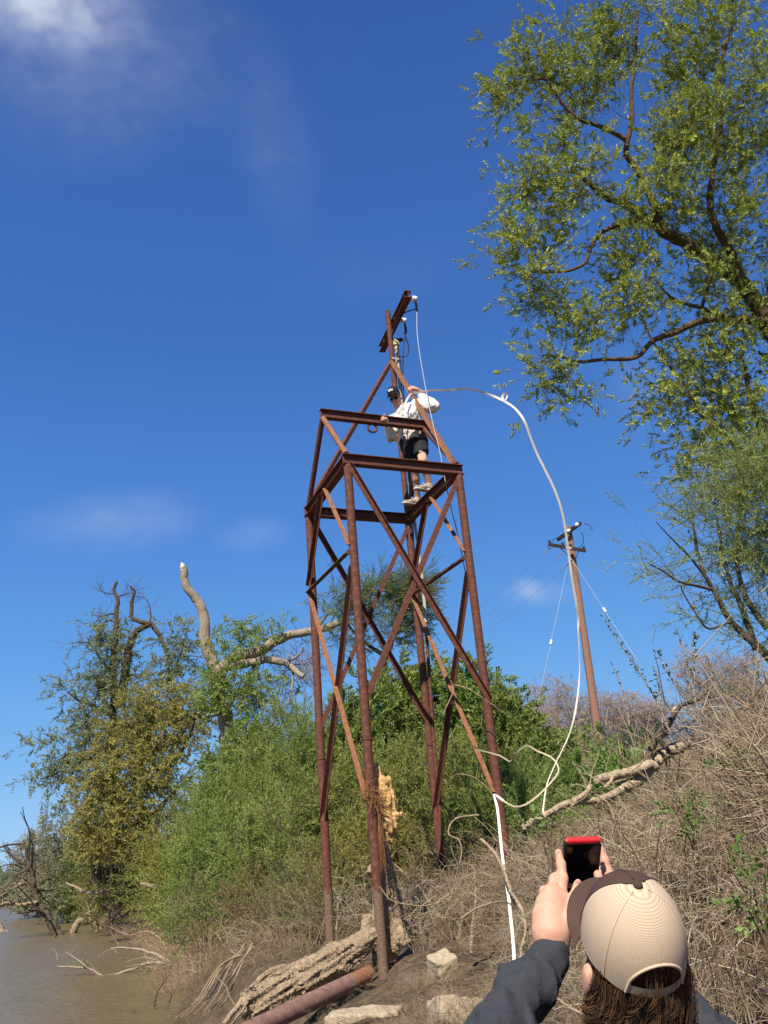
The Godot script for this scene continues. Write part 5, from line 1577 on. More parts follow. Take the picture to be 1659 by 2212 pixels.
	branch("fallen_log", "crooked dark branch rearing over the logs on the slope", "log", "", [way(S, [[1020, 420], [1010, 340], [1060, 240], [1110, 180], [1180, 90], [1300, 30]], 9.0, 9.2, .04, .02), way(S, [[1060, 240], [1150, 330], [1290, 260]], 9, 9, .03, .015)], M.bark_dark, 733, 2)
	var roots := [
		["twisting pale root hanging in a loop below the right leg", A, [[1190, 885], [1060, 900], [1005, 950], [1000, 1010], [1060, 1040], [1080, 1110], [1065, 1190], [1030, 1150], [1010, 1080]], 8.6, 8.4, .016, .010],
		["long pale vine sweeping from the front leg round to the twisting root", A, [[560, 1340], [640, 1430], [820, 1460], [960, 1430], [1030, 1330], [1060, 1210], [1130, 1200], [1165, 1250], [1120, 1340], [1010, 1360]], 8.7, 8.2, .009, .008],
		["pale vine arching over in front of the tower's right leg", A, [[1010, 660], [1050, 625], [1150, 640], [1230, 700], [1280, 760]], 8.6, 8.4, .009, .006],
		["forked pale branch leaning on the tower's lower brace", A, [[960, 250], [1000, 160], [1030, 90], [1010, 30]], 9.4, 9.4, .014, .010],
		["pale bough lying through the scrub beside the right leg", A, [[1040, 60], [1120, 80], [1200, 130], [1320, 215]], 9.5, 9.4, .014, .008],
		["pale stem standing in the twigs below the strap", A, [[1140, 1760], [1150, 1580], [1170, 1400], [1165, 1260]], 7.8, 7.8, .03, .014],
		["thin pale stick pointing into the twigs right of the block", A, [[1020, 1480], [1120, 1380], [1230, 1440], [1360, 1435]], 7.4, 7.0, .010, .006],
		["crooked pale root beside the hanging strap", S, [[230, 940], [270, 1080], [330, 1180], [350, 1300], [325, 1400], [320, 1480]], 5.6, 5.2, .022, .016],
		["grey root running down behind the strap", S, [[110, 800], [200, 900], [260, 1060], [300, 1180], [380, 1320]], 6.0, 5.4, .02, .012],
		["pale forked stick lying on the ground left of the dark sleeve", S, [[0, 1230], [90, 1170], [220, 1135], [300, 1170]], 5.0, 5.2, .010, .008],
		["long pale stick on the ground under the sleeve", S, [[500, 1640], [580, 1700], [700, 1760], [800, 1775]], 3.6, 3.4, .010, .006],
		["straight tan stick poking up beside the phone", S, [[740, 780], [850, 840], [980, 920]], 5.6, 5.4, .012, .008],
		["forked tan twig beside the cap", S, [[920, 865], [1050, 830], [1140, 770], [1200, 740]], 5.6, 5.6, .010, .006],
		["long bowed vine arching over the logs", S, [[540, 690], [600, 620], [680, 560], [660, 470], [600, 380]], 7.4, 7.6, .009, .006],
		["slack vine loop hanging before the logs", S, [[770, 120], [820, 180], [930, 230], [1000, 270], [980, 330]], 8.0, 8.0, .008, .006],
		["tan vine dropping in a curl beside the logs", S, [[720, 560], [790, 600], [825, 680], [820, 760], [790, 850]], 6.8, 6.4, .012, .008]]
	for i in roots.size():
		var q = roots[i]
		branch("dead_branch", q[0], "branch", "", [way(q[1], q[2], q[3], q[4], q[5] * .55, q[6] * .5)], M.driftwood if i % 3 else M.stem_tan, 740 + i, 3)
	# leafy wands standing out of the slope beside the pole
	var Y := [1260.8, 862.6, 0.3]
	var wands := [["tallest leafy wand leaning left from the slope below the guy wire", [[620, 2400], [520, 2160], [380, 1930], [250, 1740], [140, 1570]], 8.4], ["leafy wand rising beside the tallest wand towards the slender willow", [[830, 2350], [700, 2110], [600, 1960], [525, 1800]], 8.6], ["thin seedy wand nearest the slender willow", [[830, 2300], [790, 2100], [740, 1880], [700, 1740], [660, 1640]], 8.6], ["short upright leafy wand between the two long wands", [[570, 2400], [560, 2210], [540, 2060], [515, 1930]], 8.6], ["bare thin wand left of the tallest wand", [[330, 2350], [300, 2150], [250, 2000], [195, 1890]], 8.6], ["bushy dark wand in front of the slender willow's branches", [[800, 2050], [795, 1900], [800, 1760], [815, 1690]], 9.4]]
	for i in wands.size():
		var q = wands[i]
		var l := limb([Y[0], Y[1], Y[2], q[2], q[2]], q[1], .011, .004)
		var base: Vector3 = l[0][0]
		var t := thing("leafy_shoot", q[0], "shoot", base, "leafy shoots on the slope")
		var pts := curve(l[0], 6)
		mb = MB.new()
		mb.tube(pts, ramp(pts.size(), .011, .004), 5)
		obj("stem", mb, M.bark_grey, t).position = -base
		var lm := MB.new()
		lm.use_c = true
		for k in ([70, 60, 26, 40, 5, 70][i]):
			var f := rng.randf_range(.25, 1.0)
			var o := pts[int(f * (pts.size() - 1))] + Vector3(rng.randf_range(-.02, .02), rng.randf_range(-.03, .03), 0)
			lm.tint = Color(.10, .14, .05).lerp(Color(.16, .19, .08), rng.randf())
			leaf_into(lm, o, Vector3(rng.randf_range(-1, 1), rng.randf_range(-.1, 1), rng.randf_range(-1, 1)).normalized(), Vector3(rng.randf_range(-1, 1), 1, rng.randf_range(-1, 1)), rng.randf_range(.03, .06), .022)
		obj("leaves", lm, M.leaf, t).position = -base


func ribbon(mb: MB, pts: PackedVector3Array, w: float, twist: PackedFloat32Array) -> void:
	var t := 0.0012
	var x := Vector3.RIGHT
	var base := mb.v.size()
	for i in pts.size():
		var d := (pts[mini(i + 1, pts.size() - 1)] - pts[maxi(i - 1, 0)]).normalized()
		var s := d.cross(Vector3(0, 0, 1)).normalized().rotated(d, twist[i])
		var nn := s.cross(d).normalized()
		mb.add(pts[i] - s * w * .5 + nn * t, nn); mb.add(pts[i] + s * w * .5 + nn * t, nn)
		mb.add(pts[i] - s * w * .5 - nn * t, -nn); mb.add(pts[i] + s * w * .5 - nn * t, -nn)
	for i in pts.size() - 1:
		var j := base + i * 4
		mb.tri(j, j + 1, j + 5); mb.tri(j, j + 5, j + 4)
		mb.tri(j + 2, j + 3, j + 7); mb.tri(j + 2, j + 7, j + 6)

func straps() -> void:
	# webbing from the man's fist over his gripping hand, out in an arc and down into the scrub
	var a := [[833, 902, 10.3, .3], [846, 897, 10.32, .3], [862, 888, 10.36, .4], [874, 872, 10.4, .5], [882, 858, 10.46, .6], [890, 850, 10.55, .8], [905, 848, 10.66, 1.0], [922, 844, 10.66, 1.1], [950, 843, 10.6, 1.25], [980, 842, 10.5, .8], [1008, 840, 10.4, 1.3], [1035, 845, 10.3, 1.2], [1060, 853, 10.2, .9], [1088, 866, 10.1, .2], [1112, 882, 10.1, .1], [1132, 908, 10.1, .3], [1146, 945, 10.2, .2], [1160, 980, 10.3, .1], [1180, 1020, 10.4, .25], [1198, 1058, 10.5, .1], [1211, 1095, 10.6, .0], [1219, 1130, 10.7, .05], [1224, 1165, 10.8, .0], [1229, 1200, 10.9, .05], [1234, 1240, 11.0, .0], [1240, 1275, 11.1, .1], [1246, 1310, 11.2, .0], [1249, 1340, 11.3, .3], [1249, 1365, 11.35, 1.2], [1251, 1400, 11.4, 1.3], [1252, 1450, 11.5, 1.2], [1248, 1500, 11.5, 1.0], [1240, 1550, 11.5, .9], [1228, 1590, 11.6, 1.2], [1212, 1625, 11.6, 1.3], [1195, 1660, 11.5, 1.3], [1180, 1700, 11.4, 1.2], [1172, 1760, 11.2, 1.0]]
	# snagged loops on the branches, then down to the mud beside the onlooker
	var b := [[1030, 1619, 7.6, .6], [1080, 1632, 7.5, .3], [1100, 1645, 7.5, .2], [1108, 1636, 7.5, .9], [1122, 1620, 7.5, .4], [1139, 1610, 7.5, .3], [1160, 1622, 7.5, .2], [1190, 1635, 7.4, .1], [1204, 1652, 7.3, .6], [1206, 1668, 7.2, .7], [1190, 1690, 7.1, .3], [1165, 1716, 7.0, .2], [1135, 1738, 6.9, .2], [1110, 1742, 6.8, .3], [1088, 1730, 6.8, .2], [1070, 1717, 6.8, .4], [1068, 1722, 6.7, .9], [1074, 1745, 6.6, .4], [1079, 1790, 6.4, .2], [1084, 1840, 6.2, .15], [1091, 1890, 6.0, .05], [1098, 1935, 5.8, .0], [1103, 1980, 5.7, .3], [1107, 2020, 5.6, .1], [1110, 2060, 5.5, .2], [1111, 2100, 5.4, .3], [1112, 2150, 5.3, .2]]
	var tail := b.slice(14)
	b = b.slice(0, 15)
	for q in [[a, "long white webbing strap arcing through the air from the man on the tower", .03], [b, "dirty tan webbing snagged in loops on the branches beside the right leg", .012], [tail, "white webbing strap hanging straight down to the mud beside the dark sleeve", .018]]:
		var pts := PackedVector3Array()
		var tw := PackedVector3Array()
		for s in q[0]:
			pts.append(at(s[0], s[1], s[2]))
			tw.append(Vector3(s[3], 0, 0))
		var cp := curve(pts, 5 if q[0] != b else 2)
		var ct := curve(tw, 5 if q[0] != b else 2)
		var f := PackedFloat32Array()
		for s in ct: f.append(s.x)
		var mb := MB.new()
		ribbon(mb, cp, q[2], f)
		var o := tag(obj("webbing_strap", mb, M.webbing_dirty if q[0] == b else M.webbing), q[1], "strap", "white webbing straps")
		if q[0] == a:
			var kn := MB.new()   # knot standing up on the arc
			var k0 := at(1088, 866, 10.1)
			ribbon(kn, curve(PackedVector3Array([k0, at(1085, 856, 10.1), at(1092, 850, 10.1), at(1095, 858, 10.12), at(1089, 868, 10.1)]), 4), .035, ramp(17, .2, 1.2))
			obj("knot", kn, M.webbing, o)


# ---- people -----------------------------------------------------------------------------------------------------
func deep(x: float, y: float, s: float) -> Vector3:
	return EYE + ray(x, y) * s

# a six-panel cap in its own frame (x right, y up, -z forward), origin in the middle of its lower rim
func dome(th: float, h: float, hw: float, hl: float, hh: float) -> Vector3:
	var r := pow(maxf(0.0, 1.0 - pow(h, 2.5)), 0.52)
	return Vector3(sin(th) * r * hw, h * hh + (0.0 if h > .98 else 0.012 * cos(th) * (1.0 - h)), -cos(th) * r * hl)

func make_cap(t: Node, fr: Transform3D, k: float, front: Material, rear: Material, brim_m: Material, open: bool, thread: Material) -> Node3D:
	var cap := Node3D.new()
	cap.name = "cap"
	t.add_child(cap, true)
	var hw := .088 * k
	var hl := .104 * k
	var hh := .128 * k
	var rows := 22
	for panel in 6:
		var mb := MB.new()
		mb.use_uv = true
		var cols := 14
		for i in cols + 1:
			var th := TAU * (panel + float(i) / cols) / 6.0
			var h0 := 0.0
			if open:
				var q := (absf(th - PI)) / .62
				if q < 1.0: h0 = .44 * sqrt(1.0 - q * q)
			for j in rows + 1:
				var h := lerpf(h0, 1.0, float(j) / rows)
				var p := dome(th, h, hw, hl, hh)
				# panels bulge a touch between their seams
				var bulge := 1.0 + .012 * sin(PI * i / cols) * (1.0 - h)
				var e := .012
				var a := dome(th + e, h, hw, hl, hh) - dome(th - e, h, hw, hl, hh)
				var b := dome(th, minf(h + e, .999), hw, hl, hh) - dome(th, maxf(h - e, 0), hw, hl, hh)
				var nn := a.cross(b).normalized() if j < rows else Vector3.UP
				if nn.dot(p + Vector3(0, .02, 0)) < 0: nn = -nn
				mb.add(fr * Vector3(p.x * bulge, p.y, p.z * bulge), fr.basis * nn)
				mb.uv.append(Vector2((panel + float(i) / cols) * 24.0, h * 46.0))
		for i in cols:
			for j in rows:
				var q := i * (rows + 1) + j
				mb.tri(q, q + rows + 1, q + rows + 2)
				mb.tri(q, q + rows + 2, q + 1)
		var is_front := panel == 0 or panel == 5
		obj("front_panel" if is_front else "rear_panel", mb, front if is_front else rear, cap)
	# seams
	for panel in 6:
		var th := TAU * panel / 6.0
		var pts := PackedVector3Array()
		for j in 16:
			var h := lerpf(.44 if open and panel == 3 else 0.0, .985, j / 15.0)
			pts.append(fr * (dome(th, h, hw, hl, hh) * 1.004))
		var s := MB.new()
		s.tube(pts, ramp(16, .0014 * k, .0014 * k), 5, false)
		obj("seam", s, front if panel in [0, 1, 5] else rear, cap)
	# button
	var bt := MB.new()
	bt.ball(fr * Vector3(0, hh + .001, 0), Vector3(.0085, .0055, .0085) * k, fr.basis.orthonormalized())
	obj("button", bt, front, cap)
	# brim: a curved sheet with thickness
	var br := MB.new()
	var nu := 24
	var nv := 8
	for s in [1.0, -1.0]:
		var base := br.v.size()
		for i in nu + 1:
			var th := lerpf(-1.28, 1.28, float(i) / nu)
			for j in nv + 1:
				var f := float(j) / nv
				var reach: float = .067 * k * pow(maxf(0.0, cos(th * 1.18)), .55)
				var p := dome(th, .02, hw, hl, hh)
				p += Vector3(sin(th) * .35, 0, -1.0).normalized() * reach * f
				p.y -= (.020 * pow(absf(sin(th)), 2) * f + .017 * f) * k
				p.y += s * .0016 * k
				br.add(fr * p, fr.basis * (Vector3(sin(th) * .35, 1, -.08).normalized() * s))
		for i in nu:
			for j in nv:
				var q := base + i * (nv + 1) + j
				br.tri(q, q + nv + 1, q + nv + 2)
				br.tri(q, q + nv + 2, q + 1)
	var bo := obj("brim", br, brim_m, cap)
	for row in 6:
		var f := .25 + row * .13
		var pts := PackedVector3Array()
		for i in 21:
			var th := lerpf(-1.1, 1.1, i / 20.0)
			var reach: float = .067 * k * pow(maxf(0.0, cos(th * 1.18)), .55)
			var p := dome(th, .02, hw, hl, hh) + Vector3(sin(th) * .35, 0, -1.0).normalized() * reach * f
			p.y -= (.020 * pow(absf(sin(th)), 2) * f + .017 * f) * k
			p.y += .0018 * k
			pts.append(fr * p)
		var st := MB.new()
		st.tube(pts, ramp(21, .0005 * k, .0005 * k), 4, false)
		obj("stitching", st, thread, bo)
	if open:
		var strap := MB.new()
		for i in 13:
			var th := PI + lerpf(-.66, .66, i / 12.0)
			for h in [.01, .135]:
				var p := dome(th, h, hw * 1.005, hl * 1.005, hh)
				strap.add(fr * p, fr.basis * Vector3(sin(th), 0, -cos(th)))
		for i in 12:
			strap.tri(i * 2, i * 2 + 2, i * 2 + 3)
			strap.tri(i * 2, i * 2 + 3, i * 2 + 1)
		obj("snap_strap", strap, M.strap_plastic, cap)
		var pts := PackedVector3Array()
		for i in 21:
			var th := PI + lerpf(-.62, .62, i / 20.0)
			var q := absf(th - PI) / .62
			pts.append(fr * dome(th, .44 * sqrt(maxf(0.0, 1.0 - q * q)), hw * 1.004, hl * 1.004, hh))
		var bind := MB.new()
		bind.tube(pts, ramp(21, .003, .003), 5, false)
		obj("binding", bind, rear, cap)
	return cap

func finger(b: Blob, pts: Array, r0: float, r1: float) -> void:
	for i in pts.size() - 1:
		var f := float(i) / (pts.size() - 1)
		var g := float(i + 1) / (pts.size() - 1)
		b.bone(pts[i], pts[i + 1], lerpf(r0, r1, f), lerpf(r0, r1, g), .006)

func person_materials() -> void:
	var skin := mat("skin", Color.WHITE, 0.55, grain(0.03, 51, [[0.0, .50, .27, .19], [0.5, .56, .315, .225], [1.0, .60, .35, .255]], 256, 4), relief(0.12, 52, 1.2, 256), 9.0, 0.4)
	skin.subsurf_scatter_enabled = true
	skin.subsurf_scatter_strength = 0.12
	mat("hair", lin(.05, .029, .017), 0.42)
	mat("hair_lock", lin(.12, .068, .036), 0.36)
	mat("shirt_pale", Color.WHITE, 0.85, grain(0.05, 53, [[0.0, .66, .66, .64], [1.0, .76, .76, .74]], 256, 3), relief(0.08, 54, 2.0, 256), 12.0, 0.4)
	mat("shorts_black", lin(.016, .017, .020), 0.85, null, relief(0.08, 55, 2.0, 256), 12.0, 0.4)
	mat("sweatshirt", Color.WHITE, 0.92, grain(0.06, 56, [[0.0, .030, .033, .042], [1.0, .042, .046, .057]], 256, 3), relief(0.06, 57, 3.0, 256), 9.0, 0.6)
	mat("cap_black", lin(.012, .012, .014), 0.8)
	mat("cap_brown", lin(.062, .036, .030), 0.9, null, relief(0.15, 58, 2.5, 256), 20.0, 0.5)
	mat("thread", lin(.13, .088, .072), 0.9)
	mat("thread_dark", lin(.03, .03, .03), 0.9)
	mat("strap_plastic", lin(.30, .24, .19), 0.5)
	mat("white_print", lin(.78, .78, .78), 0.7)
	mat("shoe_grey", Color.WHITE, 0.9, grain(0.05, 59, [[0.0, .20, .18, .14], [1.0, .32, .29, .23]], 256, 3))
	mat("sole", lin(.62, .58, .48), 0.8)
	mat("shades", lin(.008, .008, .010), 0.12)
	mat("teeth", lin(.66, .60, .52), 0.4)
	mat("nail", lin(.66, .40, .32), 0.35)
	var im := Image.create_empty(16, 16, false, Image.FORMAT_RGB8)
	for y in 16:
		for x in 16:
			var d := Vector2((x - 7.5) / 5.0, (y - 7.5) / 3.6).length()
			im.set_pixel(x, y, lin(.52, .405, .30) if d > 1.0 else lin(.31, .235, .17))
	var m := mat("cap_mesh", Color.WHITE, 0.85)
	m.albedo_texture = ImageTexture.create_from_image(im)

func man_on_tower() -> void:
	person_materials()
	var q := func(x, y, d): return at(796.3 + x * .135, 816.2 + y * .135, d)
	# joints read off the picture, depth from the beam he stands on and the brace he grips
	var foot_r := Vector3(.44, 6.64, -10.99)
	var foot_l := Vector3(.60, 6.64, -10.53)
	var ank_r: Vector3 = foot_r + Vector3(.05, .10, -.05)
	var ank_l: Vector3 = foot_l + Vector3(.05, .10, -.06)
	var knee_r: Vector3 = q.call(735, 1420, 10.78)
	var knee_l: Vector3 = q.call(865, 1330, 10.42)
	var hip: Vector3 = q.call(715, 1010, 10.78)
	var hip_r: Vector3 = hip + Vector3(-.09, -.02, -.02)
	var hip_l: Vector3 = hip + Vector3(.09, -.02, .02)
	var waist: Vector3 = q.call(690, 830, 10.74)
	var chest: Vector3 = q.call(640, 600, 10.68)
	var neck: Vector3 = q.call(520, 480, 10.62)
	var head: Vector3 = q.call(432, 335, 10.55)
	var sh_r: Vector3 = q.call(500, 560, 10.62)
	var sh_l: Vector3 = q.call(775, 450, 10.70)
	var el_r: Vector3 = q.call(372, 965, 10.58)
	var fist: Vector3 = q.call(275, 670, 10.30)
	var el_l: Vector3 = q.call(1035, 465, 10.62)
	var grip: Vector3 = q.call(770, 235, 10.72)
	var base := (foot_r + foot_l) * .5
	var t := thing("person", "man in pale long sleeved shirt, black shorts and black cap standing on the tower beam", "person", base)
	var lo := Vector3(-.15, 6.55, -11.25)
	var hi := Vector3(1.15, 8.62, -10.1)
	# body
	var b := Blob.new(lo, hi, .014)
	b.bone(hip_r, knee_r, .085, .058, .05); b.bone(hip_l, knee_l, .085, .058, .05)
	for s in [[knee_r, ank_r], [knee_l, ank_l]]:
		b.bone(s[0], s[0].lerp(s[1], .35) + Vector3(0, 0, -.015), .052, .056, .03)
		b.bone(s[0].lerp(s[1], .35) + Vector3(0, 0, -.015), s[1], .056, .036, .03)
	b.bone(hip, waist, .14, .125, .06); b.bone(waist, chest, .125, .145, .06); b.bone(chest, neck, .13, .06, .06)
	b.bone(neck, head + Vector3(.02, -.06, 0), .056, .054, .03)
	b.bone(chest, sh_r, .09, .06, .05); b.bone(chest, sh_l, .09, .06, .05)
	b.bone(sh_r, el_r, .055, .042, .03); b.bone(el_r, fist, .042, .026, .02)
	b.bone(sh_l, el_l, .055, .042, .03); b.bone(el_l, grip + Vector3(.07, .0, 0), .042, .026, .02)
	b.bone(ank_r, foot_r + Vector3(-.08, .03, .07), .036, .03, .02); b.bone(ank_l, foot_l + Vector3(-.08, .03, .07), .036, .03, .02)
	var mb := MB.new()
	b.mesh_into(mb)
	# head in finer cells
	var look := Vector3(-.32, -.42, .85).normalized()
	var hr := look.cross(Vector3.UP).normalized()
	var hu := hr.cross(look).normalized().rotated(look, .12)
	hr = look.cross(hu).normalized()
	var hb := Basis(hr, hu, -look)
	var hp := func(x, y, z): return head + hb * Vector3(x, y, z)
	b = Blob.new(head - Vector3.ONE * .17, head + Vector3.ONE * .17, .0055)
	b.egg(hp.call(0, .03, .02), Vector3(.076, .10, .094), hb, .02)
	b.egg(hp.call(0, -.05, -.035), Vector3(.058, .075, .06), hb, .03)
	b.bone(hp.call(0, -.095, -.065), hp.call(0, -.1, -.05), .022, .026, .02)
	b.bone(hp.call(0, .0, -.098), hp.call(0, -.035, -.112), .010, .015, .012)
	for s in [-1.0, 1.0]:
		b.egg(hp.call(s * .036, -.035, -.075), Vector3(.024, .018, .018), hb, .015)
		b.egg(hp.call(s * .080, -.01, .015), Vector3(.010, .032, .020), hb, .006)
	b.bone(hp.call(-.024, -.068, -.092), hp.call(.024, -.068, -.092), .009, .009, .008)
	b.mesh_into(mb)
	# right fist, thumb up
	b = Blob.new(fist - Vector3.ONE * .13, fist + Vector3.ONE * .13, .005)
	var up := Vector3(-.05, 1, .05).normalized()
	var kx := Vector3(-.8, .1, .6).normalized()    # towards the knuckles
	var kz := kx.cross(up).normalized()
	b.bone(fist, fist + kx * .045, .03, .03, .012, 1.0)
	b.bone(fist + up * .02, fist + kx * .04 - up * .02, .026, .026, .012)
	for k in 4:
		var o := fist + kx * .055 + up * (.026 - k * .019)
		finger(b, [o - kz * .015, o + kx * .014 + kz * .01, o + kz * .034 - kx * .012, o + kz * .03 - kx * .035], .0098, .0085)
	finger(b, [fist + up * .02 + kz * .01, fist + up * .05 + kz * .012 + kx * .01, fist + up * .085 + kz * .01 + kx * .006], .0115, .009)
	b.mesh_into(mb)
	# left hand closed over the brace
	b = Blob.new(grip - Vector3.ONE * .15, grip + Vector3.ONE * .15, .005)
	var bd := (leg("B", 9.23) - leg("R", 6.63)).normalized()
	var bc: Vector3 = leg("R", 6.63) + bd * (grip - leg("R", 6.63)).dot(bd)
	b.bone(grip + Vector3(.07, .0, .0), bc + Vector3(.05, .04, .03), .027, .034, .015)
	b.bone(bc + Vector3(.05, .04, .03), bc + Vector3(.0, .055, .055), .033, .03, .015)
	for k in 4:
		var o: Vector3 = bc + Vector3(-.005, .06, .055) + bd * (.03 - k * .021) - Vector3(.0, .0, 0)
		finger(b, [o + Vector3(.03, 0, 0), o + Vector3(-.02, .005, .015), o + Vector3(-.058, -.02, .005), o + Vector3(-.06, -.045, -.03)], .0105, .0085)
	finger(b, [bc + Vector3(.05, .02, .03), bc + Vector3(.02, -.015, .06), bc + Vector3(-.025, -.03, .055)], .012, .009)
	b.mesh_into(mb)
	obj("body", mb, M.skin, t).position = -base
	# shirt
	b = Blob.new(lo, hi, .012)
	var hem: Vector3 = hip + Vector3(.0, .03, 0)
	b.bone(hem, waist, .175, .155, .06); b.bone(waist, chest, .155, .165, .06); b.bone(chest, neck - Vector3(0, .05, 0), .15, .085, .05)
	b.bone(chest, sh_r, .11, .078, .05); b.bone(chest, sh_l, .11, .078, .05)
	b.bone(sh_r, el_r, .08, .072, .04); b.bone(el_r, el_r.lerp(fist, .86), .074, .042, .03)
	b.bone(sh_l, el_l, .082, .088, .04); b.bone(el_l, el_l.lerp(grip, .72), .088, .05, .03)
	b.bone(neck + Vector3(.03, -.05, .02), neck + Vector3(.06, -.02, -.03), .06, .07, .03)
	b.cut(hip - Vector3(0, .03, 0), Vector3(.1, -1, 0).normalized())
	b.ripple(noise(1.0, 15, 3), .030, Vector3(9, 6, 9))
	b.ripple(noise(1.0, 16, 2), .007, Vector3(24, 15, 24))
	mb = MB.new()
	b.mesh_into(mb)
	var sh := obj("shirt", mb, M.shirt_pale, t)
	sh.position = -base
	# collar opening shows as a folded collar
	var cl := MB.new()
	cl.tube(curve(PackedVector3Array([neck + Vector3(-.075, -.045, .075), neck + Vector3(-.06, .01, .02), neck + Vector3(.02, .03, -.05), neck + Vector3(.085, .015, .0), neck + Vector3(.05, -.05, .09)]), 5), ramp(21, .022, .02), 7)
	obj("collar", cl, M.shirt_pale, sh)
	# shorts
	b = Blob.new(lo, hi, .012)
	b.bone(hip + Vector3(0, .10, 0), hip, .145, .155, .05)
	b.bone(hip_r, hip_r.lerp(knee_r, .88), .115, .098, .05); b.bone(hip_l, hip_l.lerp(knee_l, .82), .115, .098, .05)
	b.cut(hip_r.lerp(knee_r, .90), (knee_r - hip_r).normalized())
	b.cut(hip + Vector3(0, .13, 0), Vector3.UP)
	b.ripple(noise(1.0, 17, 3), .02, Vector3(10, 5, 10))
	mb = MB.new()
	b.mesh_into(mb)
	var so := obj("shorts", mb, M.shorts_black, t)
	so.position = -base
	var lg := MB.new()
	var lp: Vector3 = hip_l.lerp(knee_l, .70) + Vector3(-.02, 0, .112)
	for k in 5: lg.box(lp + Vector3(k * .011 - .02, (k % 2) * .004, 0), Vector3(.008, .006 + (k % 3) * .005, .004))
	obj("logo", lg, M.white_print, so)
	# cap with a white scrawl on its front
	var fr := Transform3D(hb, hp.call(0, .062, .0))
	var cap := make_cap(t, fr, .98, M.cap_black, M.cap_black, M.cap_black, false, M.thread_dark)
	cap.position = -base
	var pr := MB.new()
	for k in 6:
		var x := -.034 + k * .0135
		var a := fr * (dome(x / .088, .30 + .02 * (k % 2), .088, .104, .128) * 1.03)
		var c := fr * (dome((x + .006) / .088, .62 - .05 * ((k + 1) % 3), .088, .104, .128) * 1.03)
		pr.tube(PackedVector3Array([a, c]), ramp(2, .0045, .0045), 5)
		if k % 2 == 0: pr.tube(PackedVector3Array([a.lerp(c, .5), fr * (dome((x + .016) / .088, .45, .088, .104, .128) * 1.03)]), ramp(2, .004, .004), 5)
	obj("cap_lettering", pr, M.white_print, cap)
	# sunglasses, smile, hair at the nape
	var sg := MB.new()
	for s in [-1.0, 1.0]:
		sg.ball(hp.call(s * .034, .004, -.088), Vector3(.030, .020, .012), hb.rotated(hu, -s * .3))
		sg.tube(PackedVector3Array([hp.call(s * .062, .012, -.078), hp.call(s * .082, .014, .02)]), ramp(2, .004, .003), 5)
	sg.tube(PackedVector3Array([hp.call(-.012, .008, -.1), hp.call(.012, .008, -.1)]), ramp(2, .004, .004), 5)
	obj("sunglasses", sg, M.shades, t).position = -base
	var mo := MB.new()
	mo.tube(PackedVector3Array([hp.call(-.024, -.064, -.096), hp.call(-.012, -.070, -.102), hp.call(.012, -.070, -.102), hp.call(.024, -.064, -.096)]), PackedFloat32Array([.002, .0042, .0042, .002]), 6)
	obj("smile", mo, M.teeth, t).position = -base
	b = Blob.new(head - Vector3.ONE * .17, head + Vector3.ONE * .17, .007)
	b.egg(hp.call(0, .025, .035), Vector3(.080, .085, .088), hb, .02)
	b.cut(hp.call(0, 0, -.012), look)
	mb = MB.new()
	b.mesh_into(mb)
	obj("hair", mb, M.hair, t).position = -base
	# shoes
	for s in [[foot_r, Vector3(-.86, 0, .5)], [foot_l, Vector3(-.86, 0, .5)]]:
		var o: Vector3 = s[0]
		var d: Vector3 = (s[1] as Vector3).normalized()
		var sx := d.cross(Vector3.UP)
		b = Blob.new(o - Vector3(.24, .06, .24), o + Vector3(.24, .2, .24), .008)
		b.bone(o - d * .06 + Vector3(0, .045, 0), o + d * .05 + Vector3(0, .04, 0), .042, .042, .02)
		b.bone(o + d * .05 + Vector3(0, .04, 0), o + d * .16 + Vector3(0, .028, 0), .043, .03, .02, 1.25, sx)
		b.bone(o - d * .06 + Vector3(0, .05, 0), o - d * .05 + Vector3(0, .085, 0), .036, .040, .02)
		mb = MB.new()
		b.mesh_into(mb)
		var shoe := obj("shoe", mb, M.shoe_grey, t)
		shoe.position = -base
		b = Blob.new(o - Vector3(.26, .06, .26), o + Vector3(.26, .08, .26), .008)
		b.bone(o - d * .07 + Vector3(0, .014, 0), o + d * .165 + Vector3(0, .014, 0), .045, .04, .01, 1.0)
		b.cut(o + Vector3(0, .024, 0), Vector3.UP)
		b.cut(o + Vector3(0, .0, 0), Vector3.DOWN)
		mb = MB.new()
		b.mesh_into(mb)
		obj("sole", mb, M.sole, shoe)
		var lc := MB.new()
		for k in 4:
			var c := o + d * (.02 + k * .022) + Vector3(0, .088 - k * .008, 0)
			lc.tube(PackedVector3Array([c - sx * .03, c + Vector3(0, .006, 0), c + sx * .03]), ramp(3, .0035, .0035), 5)
		lc.tube(curve(PackedVector3Array([o + d * .02 + Vector3(0, .095, 0), o + d * .03 + Vector3(0, .13, 0) + sx * .03, o + d * .02 + Vector3(0, .10, 0) + sx * .06]), 4), ramp(9, .003, .003), 4)
		obj("laces", lc, M.white_print, shoe)


